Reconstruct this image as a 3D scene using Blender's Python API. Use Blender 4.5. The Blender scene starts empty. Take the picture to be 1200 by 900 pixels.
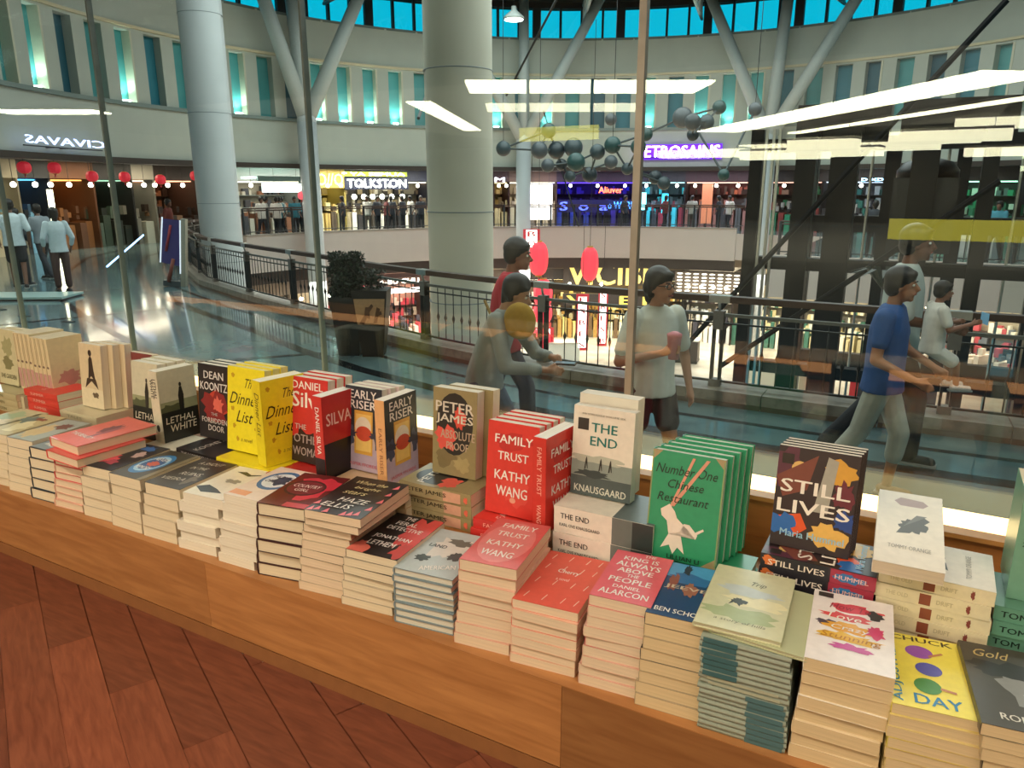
import bpy, bmesh, math, random
from mathutils import Vector, Matrix, Euler
random.seed(7)
R = math.radians
sc = bpy.context.scene
COL = sc.collection

# ---------------------------------------------------------------- camera, world, lights, exposure
CAMZ = 1.35
cam_d = bpy.data.cameras.new('camera'); cam = bpy.data.objects.new('camera', cam_d); COL.objects.link(cam)
cam_d.sensor_width = 36; cam_d.lens = 870/1200*36; cam_d.clip_start = .02; cam_d.clip_end = 200
cam.location = (0, 0, CAMZ); cam.rotation_euler = (R(90-14.8), 0, R(29))
sc.camera = cam
w = bpy.data.worlds.new('dusk_sky'); sc.world = w; w.use_nodes = True
bg = w.node_tree.nodes['Background']; bg.inputs[0].default_value = (.0, .45, .66, 1); bg.inputs[1].default_value = 1.25
sc.view_settings.view_transform = 'Standard'; sc.view_settings.look = 'None'
sc.view_settings.exposure = 0.0; sc.view_settings.gamma = 1; sc.view_settings.use_curve_mapping = False
sc.cycles.use_denoising = True
sc.cycles.max_bounces = 8; sc.cycles.transparent_max_bounces = 16; sc.cycles.diffuse_bounces = 3; sc.cycles.glossy_bounces = 4
sc.cycles.sample_clamp_indirect = 4; sc.cycles.caustics_reflective = False; sc.cycles.caustics_refractive = False

def area(name, loc, rot, sx, sy, power, color, spread=180):
    l = bpy.data.lights.new(name, 'AREA'); l.shape = 'RECTANGLE'; l.size = sx; l.size_y = sy
    l.energy = power; l.color = color; l.spread = R(spread)
    o = bpy.data.objects.new(name, l); COL.objects.link(o); o.location = loc; o.rotation_euler = rot
    return o
WARM = (1, .86, .68); COOL = (.88, .98, .96)
# bookshop ceiling light over the ledge and behind the viewer
area('shop_light', (-1.2, -.3, 3.0), (R(-18), 0, 0), 6, .5, 150, WARM)
area('shop_light', (-4.5, -1.8, 3.0), (R(-15), 0, 0), 5, .5, 80, WARM)
area('shop_light', (1.6, .5, 3.0), (R(-15), 0, 0), 2, .4, 32, WARM)
area('shop_haze_fill', (-6, -12, 2.9), (0, 0, 0), 14, 12, 200, WARM)  # added fill: brightens the unseen shop so its reflection hazes the window
area('shop_haze_uplight', (-5, -9, .6), (R(180), 0, 0), 12, 10, 60, WARM)  # added upward fill for the same window haze, no fixture there
# atrium: down from the roof over the void, and over the near walkway
area('atrium_light', (-7.3, 19.4, 9.0), (0, 0, 0), 18, 18, 3400, COOL)
area('walkway_light', (-2, 4.6, 2.92), (0, 0, 0), 12, .5, 130, (.95, 1, .93))
area('walkway_light', (-14.5, 7.0, 2.92), (0, 0, R(-20)), 10, .5, 160, COOL)
# galleries, this level and the one below: area lights added to light the shops
for i, (a, c, e) in enumerate([(-170, (1, .8, .6), 60), (165, (1, .9, .8), 110), (150, (1, .93, .82), 150), (131, (.9, .9, 1), 70), (115, (.7, .6, 1), 70), (97, (.85, .85, 1), 70), (75, (1, .85, .8), 60)]):
    area('gallery_light', (-7.31+17.6*math.cos(R(a)), 19.38+17.6*math.sin(R(a)), 2.2), (0, 0, R(a)), .6, 5, e*2.4, c)
for i, (a, e) in enumerate([(168, 200), (146, 260), (124, 260), (102, 260), (80, 260)]):
    area('lower_light', (-7.31+14.6*math.cos(R(a)), 19.38+14.6*math.sin(R(a)), -2.4), (0, 0, R(a)), 1.2, 6, e*1.6, (1, .94, .84))
area('lower_light', (0, 19, -2.3), (0, 0, 0), 5, 10, 500, (1, .9, .78))

# ---------------------------------------------------------------- helpers
def lin(c):
    return c/12.92 if c <= .04045 else ((c+.055)/1.055)**2.4
def hx(h):
    return tuple(lin(int(h[i:i+2], 16)/255) for i in (0, 2, 4)) + (1,)
MATS = {}
def M(col, rough=.55, metal=0, emit=0, vary=.08, scale=30, spec=.5, coat=0):
    key = (col, rough, metal, emit, vary, scale, spec, coat)
    if key in MATS: return MATS[key]
    m = bpy.data.materials.new('mat_'+str(len(MATS))); m.use_nodes = True
    nt = m.node_tree; b = nt.nodes['Principled BSDF']
    c = hx(col); b.inputs['Roughness'].default_value = rough; b.inputs['Metallic'].default_value = metal
    b.inputs['Specular IOR Level'].default_value = spec; b.inputs['Coat Weight'].default_value = coat
    if emit:
        b.inputs['Base Color'].default_value = c
        b.inputs['Emission Color'].default_value = c; b.inputs['Emission Strength'].default_value = emit
    else:
        tc = nt.nodes.new('ShaderNodeTexCoord'); n = nt.nodes.new('ShaderNodeTexNoise'); n.inputs['Scale'].default_value = scale
        mx = nt.nodes.new('ShaderNodeMix'); mx.data_type = 'RGBA'
        nt.links.new(tc.outputs['Object'], n.inputs['Vector']); nt.links.new(n.outputs['Fac'], mx.inputs['Factor'])
        mx.inputs['A'].default_value = tuple(max(0, x*(1-vary*2)) for x in c[:3])+(1,)
        mx.inputs['B'].default_value = tuple(min(1, x*(1+vary*2)) for x in c[:3])+(1,)
        nt.links.new(mx.outputs['Result'], b.inputs['Base Color'])
    m.diffuse_color = c
    MATS[key] = m
    return m
def link(o, parent=None):
    COL.objects.link(o)
    if parent is not None: o.parent = parent
    return o
def tag(o, label=None, cat=None, group=None, kind=None):
    if label: o['label'] = label
    if cat: o['category'] = cat
    if group: o['group'] = group
    if kind: o['kind'] = kind
    return o
def empty(name, loc=(0, 0, 0), rot=(0, 0, 0), label=None, cat=None, group=None):
    o = bpy.data.objects.new(name, None); o.empty_display_size = .1; link(o); o.location = loc; o.rotation_euler = rot
    return tag(o, label, cat, group)
def mesh_obj(name, me, parent=None, loc=(0, 0, 0), rot=(0, 0, 0)):
    o = link(bpy.data.objects.new(name, me), parent); o.location = loc; o.rotation_euler = rot
    return o
class B:
    """collects shapes into one mesh with material slots"""
    def __init__(s): s.v = []; s.f = []; s.mi = []; s.m = []; s.sm = []
    def slot(s, m):
        if m not in s.m: s.m.append(m)
        return s.m.index(m)
    def add(s, vs, fs, m, T=None, smooth=False):
        k = len(s.v); i = s.slot(m)
        s.v += [tuple(T @ Vector(v)) if T is not None else tuple(v) for v in vs]
        for f in fs: s.f.append([q+k for q in f]); s.mi.append(i); s.sm.append(smooth)
        return s
    def box(s, x0, y0, z0, x1, y1, z1, m, T=None):
        vs = [(x, y, z) for z in (z0, z1) for y in (y0, y1) for x in (x0, x1)]
        return s.add(vs, [(0, 2, 3, 1), (4, 5, 7, 6), (0, 1, 5, 4), (2, 6, 7, 3), (0, 4, 6, 2), (1, 3, 7, 5)], m, T)
    def cbox(s, c, d, m, T=None):
        return s.box(c[0]-d[0]/2, c[1]-d[1]/2, c[2]-d[2]/2, c[0]+d[0]/2, c[1]+d[1]/2, c[2]+d[2]/2, m, T)
    def tube(s, a, b, r, m, n=8, r2=None, cap=True):
        a = Vector(a); b = Vector(b); d = b-a; r2 = r if r2 is None else r2
        q = d.to_track_quat('Z', 'Y').to_matrix()
        vs = []
        for p, rr in ((a, r), (b, r2)):
            for i in range(n):
                t = 2*math.pi*i/n; vs.append(p+q @ Vector((rr*math.cos(t), rr*math.sin(t), 0)))
        fs = [(i, (i+1) % n, n+(i+1) % n, n+i) for i in range(n)]
        if cap: fs += [tuple(range(n-1, -1, -1)), tuple(range(n, 2*n))]
        return s.add(vs, fs, m, smooth=n > 6)
    def lathe(s, prof, m, n=12, c=(0, 0, 0)):
        vs = [(c[0]+r*math.cos(2*math.pi*i/n), c[1]+r*math.sin(2*math.pi*i/n), c[2]+z) for r, z in prof for i in range(n)]
        fs = [(j*n+i, j*n+(i+1) % n, (j+1)*n+(i+1) % n, (j+1)*n+i) for j in range(len(prof)-1) for i in range(n)]
        fs += [tuple(range(n-1, -1, -1)), tuple((len(prof)-1)*n+i for i in range(n))]
        return s.add(vs, fs, m, smooth=True)
    def ball(s, c, rx, ry, rz, m, u=12, v=8):
        return s.lathe_e(c, rx, ry, rz, m, u, v)
    def lathe_e(s, c, rx, ry, rz, m, u, v):
        vs = []
        for j in range(v+1):
            ph = math.pi*j/v - math.pi/2; k = max(math.cos(ph), .02)
            for i in range(u):
                t = 2*math.pi*i/u; vs.append((c[0]+rx*k*math.cos(t), c[1]+ry*k*math.sin(t), c[2]+rz*math.sin(ph)))
        fs = [(j*u+i, j*u+(i+1) % u, (j+1)*u+(i+1) % u, (j+1)*u+i) for j in range(v) for i in range(u)]
        fs += [tuple(range(u-1, -1, -1)), tuple(v*u+i for i in range(u))]
        return s.add(vs, fs, m, smooth=True)
    def mesh(s, name):
        me = bpy.data.meshes.new(name); me.from_pydata(s.v, [], s.f)
        for m in s.m: me.materials.append(m)
        me.polygons.foreach_set('material_index', s.mi); me.polygons.foreach_set('use_smooth', s.sm); me.update()
        return me
    def obj(s, name, parent=None, loc=(0, 0, 0), rot=(0, 0, 0)):
        return mesh_obj(name, s.mesh(name), parent, loc, rot)
def struct(name, b, parent=None):
    o = b.obj(name, parent)
    if parent is None: o['kind'] = 'structure'
    return o
TXT = {}
def text_geo(s, bold=.012):
    """outline of a line of lettering as (verts, faces), fitted to a unit box centred on 0"""
    if (s, bold) in TXT: return TXT[(s, bold)]
    cu = bpy.data.curves.new('t', 'FONT'); cu.body = s; cu.resolution_u = 2; cu.offset = 0; cu.size = 1
    o = bpy.data.objects.new('t', cu); COL.objects.link(o)
    me = o.to_mesh(); vs = [v.co.copy() for v in me.vertices]; fs = [tuple(p.vertices) for p in me.polygons]
    o.to_mesh_clear(); bpy.data.objects.remove(o); bpy.data.curves.remove(cu)
    x0 = min(v.x for v in vs); x1 = max(v.x for v in vs); y0 = min(v.y for v in vs); y1 = max(v.y for v in vs)
    vs = [((v.x-x0)/(x1-x0)-.5, (v.y-y0)/(y1-y0)-.5, 0) for v in vs]
    if bold >= .01:   # heavier strokes: the outline laid down twice, a hair apart
        n = len(vs); bd = min(bold, .02); k = bd*1.6*(y1-y0)/(x1-x0)
        vs = [(x-k, y-bd*.5, 0) for x, y, z in vs]+[(x+k, y+bd*.5, 0) for x, y, z in vs]; fs = fs+[tuple(q+n for q in f) for f in fs]
    TXT[(s, bold)] = (vs, fs); return vs, fs
def clip(pts, w, h, z):
    """cut a flat outline off at the edges of the face"""
    for ax, lim, sg in ((0, 0, 1), (0, w, -1), (1, 0, 1), (1, h, -1)):
        out = []
        for i in range(len(pts)):
            a, c = pts[i], pts[(i+1) % len(pts)]; da, dc = sg*(a[ax]-lim), sg*(c[ax]-lim)
            if da >= 0: out.append(a)
            if (da >= 0) != (dc >= 0): k = da/(da-dc); out.append((a[0]+(c[0]-a[0])*k, a[1]+(c[1]-a[1])*k))
        pts = out
        if len(pts) < 3: return []
    return [(x, y, z) for x, y in pts]
def art_objs(items, w, h, T, parent):
    """flat print on a face of size w x h: one mesh for the picture, one for the lettering"""
    pic = B(); let = B(); k = 0
    for it in items:
        k += 1; z = .0003+.00012*k; t = it[0]; m = M(it[1], .35, 0, 0, .05, 60, .5)
        if t == 'r':
            _, _, x0, y0, x1, y1 = it
            vs = [(x0*w, y0*h, z), (x1*w, y0*h, z), (x1*w, y1*h, z), (x0*w, y1*h, z)]
            pic.add(vs, [(0, 1, 2, 3)], m, T)
        elif t == 'e':
            _, _, cx, cy, rx, ry = it; n = 20
            pts = [((cx+rx*math.cos(2*math.pi*i/n))*w, (cy+ry*math.sin(2*math.pi*i/n))*h) for i in range(n)]; cut = clip(pts, w, h, z)
            if cut: pic.add(cut, [tuple(range(len(cut)))], m, T)
        elif t == 'b':   # ragged blob
            _, _, cx, cy, rx, ry, seed = it; rr = random.Random(seed); n = 22
            q = [rr.uniform(.6, 1.15) for _ in range(n)]
            pts = [((cx+rx*q[i]*math.cos(2*math.pi*i/n))*w, (cy+ry*q[i]*math.sin(2*math.pi*i/n))*h) for i in range(n)]; cut = clip(pts, w, h, z)
            if cut: pic.add(cut, [tuple(range(len(cut)))], m, T)
        elif t == 'p':
            pts = it[2]; pic.add([(x*w, y*h, z) for x, y in pts], [tuple(range(len(pts)))], m, T)
        elif t == 't':
            _, _, s, cx, cy, tw, th = it[:7]; sh = it[7] if len(it) > 7 else 0; rot = it[8] if len(it) > 8 else 0
            vs, fs = text_geo(s, .012 if sh == 0 else .004)
            out = []
            for x, y, _z in vs:
                px, py = (x*tw*h, y*th*w) if rot and abs(rot) > 1 else (x*tw*w + sh*y*th*h, y*th*h)
                if rot: px, py = px*math.cos(rot)-py*math.sin(rot), px*math.sin(rot)+py*math.cos(rot)
                out.append((cx*w+px, cy*h+py, z+.0004+(.00006 if len(out) < len(vs)/2 else 0)))
            let.add(out, fs, m, T)
    if pic.v: pic.obj('cover_print', parent)
    if let.v: let.obj('lettering', parent)
C0 = Vector((-7.31, 19.38, 0))
def cyl(a, r, z=0):
    return Vector((C0.x+r*math.cos(R(a)), C0.y+r*math.sin(R(a)), z))
def ring(b, a0, a1, r0, r1, z0, z1, m, step=2.5):
    n = max(1, int(abs(a1-a0)/step+.5)); da = (a1-a0)/n
    for i in range(n):
        p = [cyl(a0+da*(i+q), r, z) for z in (z0, z1) for r in (r0, r1) for q in (0, 1)]
        b.add(p, [(0, 2, 3, 1), (4, 5, 7, 6), (0, 1, 5, 4), (2, 6, 7, 3), (0, 4, 6, 2), (1, 3, 7, 5)], m)
    return b

# ---------------------------------------------------------------- wood, stone, glass materials
def wood(name, c1, c2, rough=.35, scale=(2, 14, 14)):
    m = bpy.data.materials.new(name); m.use_nodes = True; nt = m.node_tree; b = nt.nodes['Principled BSDF']
    tc = nt.nodes.new('ShaderNodeTexCoord'); mp = nt.nodes.new('ShaderNodeMapping'); mp.inputs['Scale'].default_value = scale
    n = nt.nodes.new('ShaderNodeTexNoise'); n.inputs['Scale'].default_value = 3; n.inputs['Detail'].default_value = 6; n.inputs['Distortion'].default_value = .6
    oi = nt.nodes.new('ShaderNodeObjectInfo'); ad = nt.nodes.new('ShaderNodeVectorMath'); ad.operation = 'ADD'
    cr = nt.nodes.new('ShaderNodeValToRGB'); cr.color_ramp.elements[0].color = hx(c1); cr.color_ramp.elements[1].color = hx(c2)
    cr.color_ramp.elements[0].position = .3; cr.color_ramp.elements[1].position = .72
    hs = nt.nodes.new('ShaderNodeHueSaturation'); mr = nt.nodes.new('ShaderNodeMapRange')
    mr.inputs['To Min'].default_value = .72; mr.inputs['To Max'].default_value = 1.3
    L = nt.links.new
    L(tc.outputs['Object'], ad.inputs[0]); L(oi.outputs['Random'], ad.inputs[1]); L(ad.outputs[0], mp.inputs['Vector'])
    L(mp.outputs[0], n.inputs['Vector']); L(n.outputs['Fac'], cr.inputs[0]); L(cr.outputs[0], hs.inputs['Color'])
    L(oi.outputs['Random'], mr.inputs['Value']); L(mr.outputs[0], hs.inputs['Value']); L(hs.outputs[0], b.inputs['Base Color'])
    b.inputs['Roughness'].default_value = rough
    return m
PLANK = wood('parquet_plank', '703a26', '8e5036', .38, (3, 22, 1))
LEDGE = wood('ledge_wood', '8e5c32', 'a87444', .4, (1.5, 9, 14))
BACKW = wood('panel_wood', '96602f', 'aa7038', .45, (1.5, 9, 9))
def stone(name, c1, c2, c3, rough, scale=.7):
    m = bpy.data.materials.new(name); m.use_nodes = True; nt = m.node_tree; b = nt.nodes['Principled BSDF']
    tc = nt.nodes.new('ShaderNodeTexCoord'); n = nt.nodes.new('ShaderNodeTexNoise'); n.inputs['Scale'].default_value = scale; n.inputs['Detail'].default_value = 8
    cr = nt.nodes.new('ShaderNodeValToRGB'); e = cr.color_ramp.elements; e[0].color = hx(c1); e[0].position = .35; e[1].color = hx(c3); e[1].position = .7
    k = e.new(.5); k.color = hx(c2)
    nt.links.new(tc.outputs['Object'], n.inputs['Vector']); nt.links.new(n.outputs['Fac'], cr.inputs[0]); nt.links.new(cr.outputs[0], b.inputs['Base Color'])
    b.inputs['Roughness'].default_value = rough
    return m
GRANITE = stone('polished_granite', '52666a', '62787a', '6e8482', .1, 2.2)
DARKST = stone('dark_granite', '14181b', '1c2226', '262c30', .16, 6)
KERBST = stone('kerb_granite', '6e665c', '82786c', '8c8478', .3, 9)
PALEFL = stone('pale_marble', 'b4a898', 'c8bca8', 'd6ccba', .25, 1)
WHITE = M('b9bdb2', .6, 0, 0, .03, 2); FASCIA = M('b8aca6', .6, 0, 0, .03, 1); COLW = M('bfc4c6', .5, 0, 0, .04, 1.5)
DARK = M('17181a', .5); STEEL = M('33383c', .4, .5); IRON = M('24282a', .45, .4); SILVER = M('b8b8b4', .3, .8)
def glass_mat(name, tint=(1, 1, 1), base=.04, amt=1.0):
    m = bpy.data.materials.new(name); m.use_nodes = True; nt = m.node_tree; nt.nodes.clear(); L = nt.links.new
    out = nt.nodes.new('ShaderNodeOutputMaterial'); mix = nt.nodes.new('ShaderNodeMixShader')
    t = nt.nodes.new('ShaderNodeBsdfTransparent'); t.inputs[0].default_value = tint+(1,)
    g = nt.nodes.new('ShaderNodeBsdfGlossy'); g.inputs['Roughness'].default_value = 0; g.inputs[0].default_value = (.95, 1, .98, 1)
    lw = nt.nodes.new('ShaderNodeLayerWeight'); lw.inputs['Blend'].default_value = .5
    pw = nt.nodes.new('ShaderNodeMath'); pw.operation = 'POWER'; pw.inputs[1].default_value = 5
    ma = nt.nodes.new('ShaderNodeMath'); ma.operation = 'MULTIPLY_ADD'; ma.inputs[1].default_value = .9*amt; ma.inputs[2].default_value = base
    L(lw.outputs['Facing'], pw.inputs[0]); L(pw.outputs[0], ma.inputs[0]); L(ma.outputs[0], mix.inputs[0])
    L(t.outputs[0], mix.inputs[1]); L(g.outputs[0], mix.inputs[2]); L(mix.outputs[0], out.inputs[0])
    return m
PANE = glass_mat('clear_glass', (.95, .985, .97), .042)
SKYPANE = glass_mat('tinted_glass', (.75, 1, 1), .03)

# ================================================================ THE BOOKSHOP SHELL
GY = 2.2   # plane of the shop window
b = B(); b.box(-24, -26, -.12, 5, -1.3, -.004, M('2a2522', .9)); b.box(-24, -1.3, -.12, 5, 1.32, -.012, M('6a3424', .6)); b.box(-24, 1.32, -.12, -6.5, 2.1, -.004, M('2a2522', .9)); fl = struct('floor', b)
# parquet planks, each a piece of the floor, laid at 155 degrees to the ledge
ang = R(154.5); PW = .118; PL = .92
pm = B(); pm.box(.0004, .0004, -.012, PL-.0006, PW-.0005, 0, PLANK); plank_me = pm.mesh('plank')
ux = Vector((math.cos(ang), math.sin(ang), 0)); uy = Vector((-math.sin(ang), math.cos(ang), 0))
cnt = 0
for j in range(-40, 40):
    for i in range(-8, 8):
        p = ux*(i*PL+(j*.37 % 1)*PL) + uy*(j*PW); c = p+ux*PL/2+uy*PW/2
        if not (-3.6 < c.x < 1.0 and -1.4+abs(c.x+1.2)*.15 < c.y and max((p+a*ux*PL+d*uy*PW).y for a in (0, 1) for d in (0, 1)) < 1.318): continue
        if cnt > 292: continue
        cnt += 1
        mesh_obj('plank', plank_me, fl, p, (0, 0, ang))
# outer strip of short cut planks that meet the ledge, one joined mesh
sb = B()
for j in range(-40, 60):
    for i in range(-10, 10):
        p = ux*(i*PL+(j*.37 % 1)*PL) + uy*(j*PW); c = p+ux*PL/2+uy*PW/2
        ys = [(p+a*ux*PL+d*uy*PW).y for a in (0, 1) for d in (0, 1)]
        if -6 < c.x < 3 and min(ys) < 1.318 <= max(ys):
            # clip the plank polygon at the ledge line
            poly = [p+.001*ux+.001*uy, p+ux*(PL-.002)+.001*uy, p+ux*(PL-.002)+uy*(PW-.0015), p+.001*ux+uy*(PW-.0015)]
            out = []
            for k in range(4):
                a, q = poly[k], poly[(k+1) % 4]
                if a.y <= 1.318: out.append(a)
                if (a.y <= 1.318) != (q.y <= 1.318): out.append(a.lerp(q, (1.318-a.y)/(q.y-a.y)))
            if len(out) > 2: sb.add([(v.x, v.y, 0) for v in out], [tuple(range(len(out)))], PLANK)
o = sb.obj('plank_ends', fl); o['kind'] = 'stuff'
# the display ledge: face board, lower plinth strip, top, riser at the back, back panel, lit sill
ld = B(); ld.box(-6.5, 1.318, .045, 2.6, 1.345, .262, LEDGE); ld.box(-6.5, 1.345, 0, 2.6, 2.02, .27, LEDGE)
ledge = struct('trim_1', ld); ledge['label'] = 'long honey brown wooden display ledge along the shop window'
x = -6.5
while x < 2.6:   # face boards with visible joints
    q = B(); q.box(x+.001, 1.312, .05, min(x+1.18, 2.6), 1.3185, .268, LEDGE); q.obj('face_board', ledge); x += 1.18
q = B(); q.box(-6.5, 1.3125, 0, 2.6, 1.33, .046, M('8a5a34', .4)); q.obj('plinth', ledge)
q = B(); q.box(-6.5, 1.312, .2685, 2.6, 1.60, .2705, LEDGE); q.obj('ledge_top', ledge)
q = B(); q.box(-6.5, 1.60, .27, 2.6, 2.0, .405, BACKW); q.obj('riser', ledge)
q = B(); q.box(-6.5, 2.0, .27, 2.6, 2.022, .518, BACKW); q.obj('back_panel', ledge)
q = B(); q.box(-6.5, 1.985, .518, 2.6, 2.03, .53, M('c98f4e', .4)); q.obj('sill_lip', ledge)
LITE = M('ffdc98', .5, 0, 2.6)
q = B(); q.box(-6.5, 2.03, .50, 2.6, 2.185, .516, LITE); q.obj('lit_diffuser', ledge)
# the shop window: panes with thin joints; each pane is a piece
joints = [-6.5, -5.2, -4.26, -3.327, -2.093, -.791, .45, 1.7, 2.6]
wn = B(); wn.box(-6.5, 2.19, .40, 2.6, 2.22, .50, M('9a8f80', .5)); wn.box(-6.5, 2.19, 3.0, 2.6, 2.22, 3.06, SILVER)
win = struct('window_1', wn)
for a, c in zip(joints, joints[1:]):
    q = B(); q.box(a+.004, 2.2, .5, c-.004, 2.21, 3.0, PANE); q.obj('pane', win)
for k, a in enumerate(joints[1:-1]):
    q = B(); wd = .011 if abs(a+.791) < .01 else .0045
    q.box(a-wd, 2.192, .5, a+wd, 2.218, 3.0, M('9b9388', .35, .3) if wd > .01 else M('6f7f7c', .3)); q.obj('glazing_joint', win)
# shop ceiling, side and back walls behind the viewer
b = B(); b.box(-24, -26, 3.12, 5, 2.2, 3.2, M('6a6254', .8)); b.box(-24, 2.19, 3.06, 5, 2.9, 4.0, WHITE); struct('ceiling', b)
b = B(); b.box(-24, -26.1, 0, 5, -26, 3.12, M('3a3028', .8)); struct('wall_back', b)
b = B(); b.box(4.9, -26, -.7, 5, 2.2, 3.12, M('3a3028', .8)); struct('wall_right', b)
b = B(); b.box(-24.1, -26, -.7, -24, 2.2, 3.12, M('6a5c4c', .8)); b.box(-24, 2.1, -.7, -6.5, 2.2, 3.12, M('a89c88', .7)); struct('wall_left', b)
b = B(); b.box(-6.5, 2.03, -.7, 2.6, 2.19, .40, BACKW); struct('floor_base', b)
b = B(); b.box(2.6, 1.3, 0, 5, 2.22, 3.06, M('6a4a32', .6)); struct('wall_pier', b)
# ceiling lamps of the shop (their images float in the window glass)
def strip_lamp(x0, y0, x1, y1, z, w_, lab, e=9, col='fff2cf', hh=.03):
    a = Vector((x0, y0, z)); c = Vector((x1, y1, z)); d = c-a; L_ = d.length
    t = empty('ceiling_lamp', a, (0, 0, math.atan2(d.y, d.x)), lab, 'lamp')
    q = B(); q.box(0, -w_/2-.02, hh, L_, w_/2+.02, hh+.06, M('d8d4c8', .5)); q.obj('housing', t)
    q = B(); q.box(.01, -w_/2, 0, L_-.01, w_/2, hh, M(col, .5, 0, e)); q.obj('tube', t)
    q = B(); [q.tube((u, 0, hh+.06), (u, 0, 3.12-z), .006, STEEL, 6) for u in (L_*.15, L_*.85)]; q.obj('hanger', t)
strip_lamp(-7.24, -7.07, -3.70, -9.04, 3.0, 1.5, 'long bright ceiling strip mirrored in the glass above the thick white column', 26)
strip_lamp(-8.7, -10.14, -5.80, -11.74, 3.0, 1.5, 'dimmer ceiling strip mirrored just under the long bright one', 10)
strip_lamp(-18.82, -5.59, -16.79, -6.72, 3.0, .8, 'short bright ceiling strip mirrored at the far left above the red lanterns', 26)
strip_lamp(-9.3, -8.5, -12.4, -15.5, 3.0, .5, 'slanting lamp mirrored on the face of the thick white column', 20)
strip_lamp(-6.14, -19.65, .906, -9.6, 3.0, 1.3, 'very long cream lamp streak mirrored across the upper right of the window', 21)
strip_lamp(-4.2, -21.5, 2.2, -12.3, 3.0, .4, 'thin lamp line mirrored under the long cream streak', 21)
LOW = [(-8.6, -22, 3.0, 2.35, 1.0), (-6.0, -22.5, 1.5, 2.5, .7), (-4.2, -21.9, 2.6, 2.3, .9), (-.9, -21.5, 1.8, 2.6, .8), (-3.1, -24.2, 3.0, 2.55, 1.3), (.6, -23.8, 2.2, 2.3, 1.0), (-1.2, -17.6, 2.6, 2.45, .9), (1.7, -17.5, 2.2, 2.7, .9), (-5.2, -19.2, 2.4, 2.15, .7), (.2, -19.5, 3.4, 2.85, .9), (-3.4, -16.2, 1.6, 2.25, .6), (2.0, -21.5, 2.4, 2.2, .8)]
NM = ['first', 'second', 'third', 'fourth', 'fifth', 'sixth', 'seventh', 'eighth', 'ninth', 'tenth', 'eleventh', 'last']
for i, (x_, y_, l_, z_, w_) in enumerate(sorted(LOW)):
    strip_lamp(x_, y_, x_+l_, y_+.2, z_, w_, NM[i]+' from left of the low cream lamps mirrored at right', 11, hh=.24)
# yellow lit boards and an added bench with a glowing edge behind the viewer, mirrored in the window
def board(x0, x1, y, z0, z1, lab, e):
    t = empty('shop_sign', ((x0+x1)/2, y, z0), (0, 0, 0), lab, 'sign'); h = (x1-x0)/2
    q = B(); q.box(-h, -.03, 0, h, 0, z1-z0, M('3a3428')); q.obj('back_board', t)
    q = B(); q.box(-h, 0, 0, h, .01, z1-z0, M('d8c848', .5, 0, e)); q.obj('lit_face', t)
    q = B(); [q.box(s-.02, -.03, z1-z0 if z0 > 1.5 else -z0, s+.02, 0, 3.12-z0 if z0 > 1.5 else 0, STEEL) for s in (-h*.8, h*.8)]; q.obj('support', t)
board(-5.42, -4.18, -5.6, 2.0, 2.19, 'yellow lit board mirrored beside the thick white column', 6.0)
board(-.36, 1.6, -3.6, .88, 1.07, 'wide yellow lit board mirrored above the man in the white shirt', 4.0)
t = empty('reflection_bench', (-2.4, -1.4, 0), (0, 0, 0), 'added low bench whose glowing edge makes the tan strip mirrored across the walkers', 'bench')
q = B(); q.box(-5.6, -.5, 0, 4, -.02, .1, BACKW); q.obj('bench_body', t)
q = B(); q.box(-5.6, -.02, .02, 4, 0, .09, M('ffb070', .5, 0, 2.2)); q.obj('lit_edge', t)  # added glow, stands in for the lit sill's reflection in the glass

# ================================================================ THE ATRIUM
WZ = -.7   # level of the walkway
inner = [(14, 24), (14, 8.6), (6, 7.3), (.88, 7.1), (-.4, 7.04), (-2.89, 7.07), (-4.1, 7.22), (-5.4, 7.52), (-6.7, 7.95), (-8.08, 8.55), (-10.7, 9.5), (-13.56, 10.69), (-17, 12.9), (-20.5, 15.6), (-22.6, 18.4)]
inner += [tuple(cyl(a, 16.3)[:2]) for a in range(174, 92, -4)] + [(-4, 35.2), (-4, 24)]
def outer(p):
    d = Vector((p[0]-C0.x, p[1]-C0.y)); d.normalize(); q = Vector((C0.x, C0.y))+d*27
    if q.y < 2.15:
        k = (2.15-C0.y)/(q.y-C0.y); q = Vector((C0.x, C0.y))+(q-Vector((C0.x, C0.y)))*k
    return q
inner = inner[::1]
def slab(z0, z1, m_top, m_side):
    b = B(); n = len(inner)
    for i in range(n):
        a, c = inner[i], inner[(i+1) % n]; A_, C_ = outer(a), outer(c)
        b.add([(*a, z1), (*c, z1), (*C_, z1), (*A_, z1)], [(0, 1, 2, 3)], m_top)
        b.add([(*a, z0), (*c, z0), (*C_, z0), (*A_, z0)], [(3, 2, 1, 0)], m_side)
        b.add([(*a, z0), (*c, z0), (*c, z1), (*a, z1)], [(0, 1, 2, 3)], m_side)
    return b
wf = slab(-1.9, WZ, GRANITE, FASCIA).obj('floor_walkway'); wf['kind'] = 'structure'
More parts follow.
